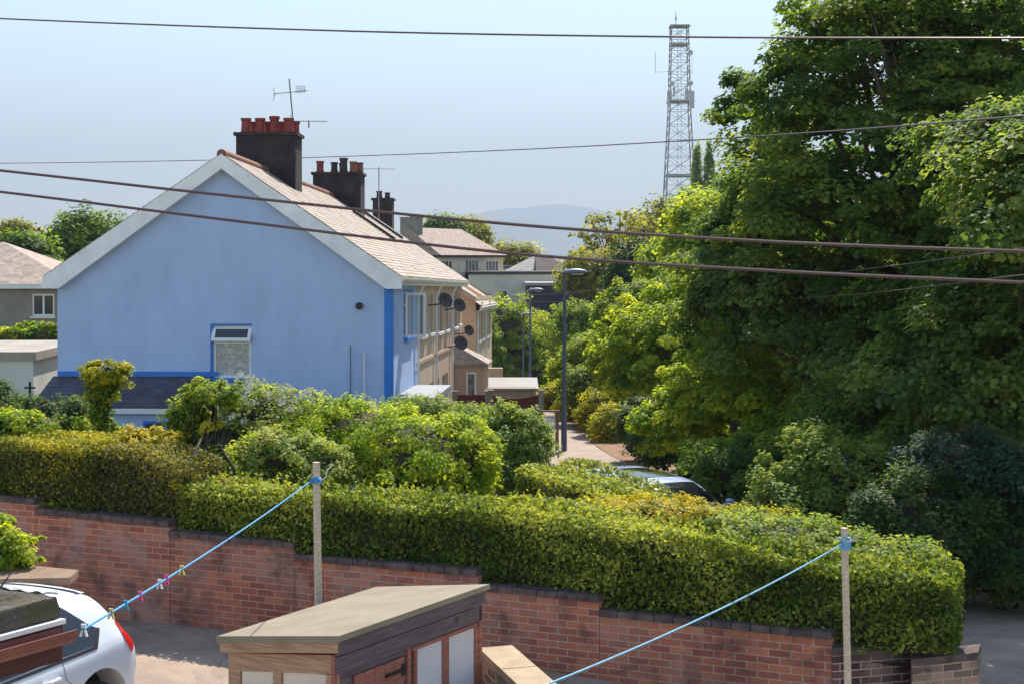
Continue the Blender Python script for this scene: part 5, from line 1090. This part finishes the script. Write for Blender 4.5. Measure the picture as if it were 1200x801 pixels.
# ------------------------------------------------------------------ cars
def car(label, loc, yaw, body_c, name='parked_car', rails=True, glassc=(.02, .025, .03), z0=0):
    """hatchback: local x from tail (0) to nose (4.25), y to its left, z up"""
    t = thing(name, label, 'car', (0, 0, 0))
    ST = [  # x, sill z, half width, belt z, roof z, roof half width
        (0.00, .42, .70, .62, .70, .60), (.05, .30, .80, .80, .93, .66), (.14, .25, .85, .92, 1.04, .66), (.30, .23, .885, .97, 1.26, .61), (.44, .22, .89, .97, 1.385, .585), (.70, .22, .895, .95, 1.39, .575), (1.1, .22, .90, .94, 1.405, .585), (1.7, .22, .90, .925, 1.41, .60), (2.3, .22, .90, .91, 1.39, .60), (2.7, .22, .895, .90, 1.33, .60), (3.05, .22, .89, .90, 1.12, .63), (3.3, .22, .885, .88, .985, .68), (3.7, .23, .86, .80, .91, .66), (4.05, .25, .80, .70, .80, .58), (4.2, .30, .72, .60, .68, .5), (4.25, .40, .62, .52, .57, .45)]
    rows = []
    for x, s, hw_, b, rz, rh in ST:
        half = [(0, s), (hw_ * .82, s), (hw_ * .97, s + .1), (hw_, (s + b) / 2), (hw_ * .985, b - .06), (hw_ * .95, b), (rh + (hw_ * .95 - rh) * .08, rz - .05 if rz - b > .12 else b + (rz - b) * .6), (rh * .8, rz - .005), (0, rz + .012)]
        rows.append([(x, y, z) for y, z in half] + [(x, -y, z) for y, z in half[-2:0:-1]])
    mb = MB(); n = len(rows[0]); vs = [p for r_ in rows for p in r_]
    fs = [(i * n + j, i * n + (j + 1) % n, (i + 1) * n + (j + 1) % n, (i + 1) * n + j) for i in range(len(rows) - 1) for j in range(n)] + [tuple(range(n - 1, -1, -1)), tuple((len(rows) - 1) * n + j for j in range(n))]
    mb.add(vs, fs); paint = mat('paint_' + body_c[0], body_c[1], .28, .0, 3, coat=.6, spec=.5)
    body = mb.build('body', paint, t)
    sm = body.modifiers.new('s', 'SUBSURF'); sm.levels = 2; sm.render_levels = 2
    cut = MB()
    for x in (.70, 3.30): cut.tube([(x, -1.2, .35), (x, 1.2, .35)], .42, 32)
    co = cut.build('cutter', paint); co.location = (0, 0, 0)
    co.data.transform(Matrix.Translation(ORG[co]))
    bm_ = body.modifiers.new('b', 'BOOLEAN'); bm_.operation = 'DIFFERENCE'; bm_.object = co; bm_.solver = 'EXACT'
    bpy.context.view_layer.update(); dg = bpy.context.evaluated_depsgraph_get()
    body.modifiers['b'].show_viewport = False; bpy.context.view_layer.update(); dg = bpy.context.evaluated_depsgraph_get()
    smooth_me = bpy.data.meshes.new_from_object(body.evaluated_get(dg)); bvh = BVHTree.FromPolygons([v.co.copy() for v in smooth_me.vertices], [tuple(p.vertices) for p in smooth_me.polygons])
    body.modifiers['b'].show_viewport = True; bpy.context.view_layer.update(); dg = bpy.context.evaluated_depsgraph_get()
    me = bpy.data.meshes.new_from_object(body.evaluated_get(dg)); body.modifiers.clear(); body.data = me; me.name = 'body'
    me.polygons.foreach_set('use_smooth', [True] * len(me.polygons)); me.set_sharp_from_angle(angle=R(35))
    bpy.data.objects.remove(co)
    def side(sg, bot, topc, off=.006, nx=10, nz=6, nm='window', m=None, th=.0):
        """panel between two curves [(x,z)...] projected on the flank"""
        q = MB(); rows_ = []
        for j in range(nz + 1):
            rr = []
            for i in range(nx + 1):
                def at(c):
                    u = i / nx * (len(c) - 1); k = min(int(u), len(c) - 2); f = u - k; return (c[k][0] * (1 - f) + c[k + 1][0] * f, c[k][1] * (1 - f) + c[k + 1][1] * f)
                a, b = at(bot), at(topc); x = a[0] + (b[0] - a[0]) * j / nz; z = a[1] + (b[1] - a[1]) * j / nz
                h = bvh.ray_cast(Vector((x, sg * 3, z)), Vector((0, -sg, 0))); y = h[0].y if h[0] is not None else sg * .8
                rr.append((x, y + sg * off, z))
            rows_.append(rr)
        q.grid(rows_); return q.build(nm, m or GLC, t)
    def over(x0, x1, y0, y1, off=.006, nm='windscreen', n=10, m=None, par=None, y2=None):
        q = MB(); rows_ = []
        for i in range(n + 1):
            x = x0 + (x1 - x0) * i / n; rr = []
            for j in range(n + 1):
                ya = y0 + (y1 - y0) * j / n; k = 1 if y2 is None else 1 + (y2 - 1) * i / n; h = bvh.ray_cast(Vector((x, ya * k, 3)), Vector((0, 0, -1)))
                rr.append((x, ya * k, (h[0].z if h[0] is not None else 1) + off))
            rows_.append(rr)
        q.grid(rows_); return q.build(nm, m or GLC, t)
    GLC = mat('car_glass', (.012, .014, .018), .05, 0, spec=.6); TR = mat('black_trim', (.015, .015, .017), .5, 0); TYRE = mat('tyre', (.02, .02, .022), .85, .1, 20)
    RED = mat('tail_lamp', (.55, .01, .012), .15, 0, spec=.8); ALLOY = mat('alloy', (.5, .5, .52), .3, .05, 5, metal=.8)
    for sg in (1, -1):
        side(sg, [(.60, 1.10), (.72, .975), (1.18, .975)], [(.66, 1.13), (.88, 1.33), (1.22, 1.385)], nm='quarter_window')
        side(sg, [(1.24, .975), (1.95, .965)], [(1.28, 1.39), (1.95, 1.405)], nm='rear_side_window')
        side(sg, [(2.02, .965), (2.95, .95)], [(2.02, 1.405), (2.42, 1.36), (2.62, 1.24)], nm='front_side_window')
        side(sg, [(.56, 1.085), (.70, .945), (2.98, .925)], [(.60, 1.10), (.72, .972), (2.95, .947)], .008, 20, 1, 'belt_trim', TR)
        side(sg, [(.10, .90), (.22, .80), (.31, .93)], [(.17, 1.06), (.24, 1.09), (.31, 1.08)], .009, 8, 5, 'tail_light', RED)
        side(sg, [(3.85, .60), (4.12, .55)], [(3.8, .74), (4.1, .68)], .008, nm='headlight', m=ALLOY)
        side(sg, [(1.99, .35), (1.995, .7), (2.0, .94)], [(1.997, .35), (2.002, .7), (2.007, .94)], .002, 12, 1, 'door_gap', TR); side(sg, [(1.05, .72), (1.15, .8), (1.16, .95)], [(1.057, .72), (1.157, .8), (1.167, .95)], .002, 12, 1, 'door_gap', TR)
        side(sg, [(1.2, .725), (1.9, .74), (2.8, .74)], [(1.2, .731), (1.9, .747), (2.8, .747)], .002, 30, 1, 'crease', paint)
        for x in (1.35, 2.2):
            h = bvh.ray_cast(Vector((x, sg * 3, .83)), Vector((0, -sg, 0))); y = h[0].y; q = MB()
            q.tube([(x - .1, y + sg * .0, .835), (x - .08, y + sg * .035, .84), (x + .05, y + sg * .038, .84), (x + .09, y, .835)], [.014, .018, .018, .014], 8); q.build('door_handle', paint, t)
        if rails: q = MB(); q.tube([(.85, sg * .545, 1.43), (1.0, sg * .55, 1.47), (2.2, sg * .565, 1.465), (2.35, sg * .57, 1.42)], .012, 7); q.build('roof_rail', ALLOY, t)
        q = MB(); q.tube([(2.86, sg * .85, .98), (2.84, sg * 1.0, 1.0)], [.03, .03], 6); q.lathe((2.84, sg * 1.0, .95), [(.05, 0), (.08, .03), (.08, .1), (.04, .13)], 10); q.build('wing_mirror', paint, t)
    for x in (.70, 3.30):
        for sg in (1, -1):
            q = MB(); q.tube([(x, sg * .58, .36), (x, sg * .60, .36)], .44, 28); q.build('wheel_liner', TR, t)
            q = MB(); q.mi = 0; y0_, y1_ = sg * .66, sg * .865
            prof = [(.20, y0_), (.29, y0_), (.32, y0_ + sg * .02), (.32, y1_ - sg * .02), (.30, y1_), (.215, y1_), (.20, y1_ - sg * .02)]
            rws = [[(x + r_ * math.cos(a), yy, .33 + r_ * math.sin(a)) for r_, yy in prof] for a in [2 * math.pi * k / 32 for k in range(33)]]; q.grid(rws); wh_ = q.build('wheel', TYRE, t)
            q = MB(); q.tube([(x, sg * .70, .33), (x, sg * .78, .33)], .205, 28)
            for k in range(10):
                a = k * math.pi / 5; q.add([(x + .04 * math.cos(a - .5), sg * .83, .33 + .04 * math.sin(a - .5)), (x + .04 * math.cos(a + .5), sg * .83, .33 + .04 * math.sin(a + .5)), (x + .205 * math.cos(a + .1), sg * .845, .33 + .205 * math.sin(a + .1)), (x + .205 * math.cos(a - .1), sg * .845, .33 + .205 * math.sin(a - .1))], [(0, 1, 2, 3)])
            q.build('rim', ALLOY, wh_)
    over(2.50, 3.16, -.56, .56, nm='windscreen', y2=1.08)
    over(.22, .55, -.52, .52, nm='rear_window', y2=.98); over(1.0, 2.1, -.42, .42, nm='roof_glass', off=.005)
    hh0 = [bvh.ray_cast(Vector((.72, yy, 3)), Vector((0, 0, -1)))[0].z for yy in (-.5, -.25, 0, .25, .5)]
    q = MB(); q.grid([[(.72, yy, z + .003) for yy, z in zip((-.5, -.25, 0, .25, .5), hh0)], [(.42, yy, z - .02) for yy, z in zip((-.5, -.25, 0, .25, .5), hh0)], [(.40, yy, z - .04) for yy, z in zip((-.5, -.25, 0, .25, .5), hh0)], [(.55, yy, z - .07) for yy, z in zip((-.5, -.25, 0, .25, .5), hh0)]]); q.build('spoiler', paint, t)
    q = MB(); q.tube([(.95, 0, 1.44), (.80, 0, 1.55)], [.012, .005], 6); q.build('aerial', TR, t)
    q = MB(); q.box(.9, 3.3, -.8, .8, .2, .5); q.build('underbody', TR, t)
    t.location = loc; t.rotation_euler = (0, 0, R(yaw)); return t
# white car: tail near (-3.05, 12.3), nose towards the camera's left
yaw_a = math.degrees(math.atan2(-.927, -.375))
rp = Vector((-4.13, 13.81, 0)); car('white hatchback with red tail light parked behind the outhouse', (rp.x, rp.y, -4.35), yaw_a, ('white', (.72, .75, .80)))
cl = P(731, 560, 27.6); car('silvery blue car parked on the street behind the hedge', (cl.x - .45, 27.3, G(27.5) + .04), -66, ('silver_blue', (.25, .33, .50)), rails=False)

# ------------------------------------------------------------------ air
hz_ = MB(); hz_.box(-9500, 9500, -80, 15300, -16, 1150)
HZ = bpy.data.materials.new('haze'); HZ.use_nodes = True; n = HZ.node_tree.nodes; n.remove(n['Principled BSDF']); v = n.new('ShaderNodeVolumePrincipled')
v.inputs['Color'].default_value = (.45, .54, .67, 1); v.inputs['Density'].default_value = .00021; v.inputs['Anisotropy'].default_value = .2
HZ.node_tree.links.new(v.outputs[0], n['Material Output'].inputs['Volume'])
tag(hz_.build('haze', HZ, smooth=False), kind='stuff')
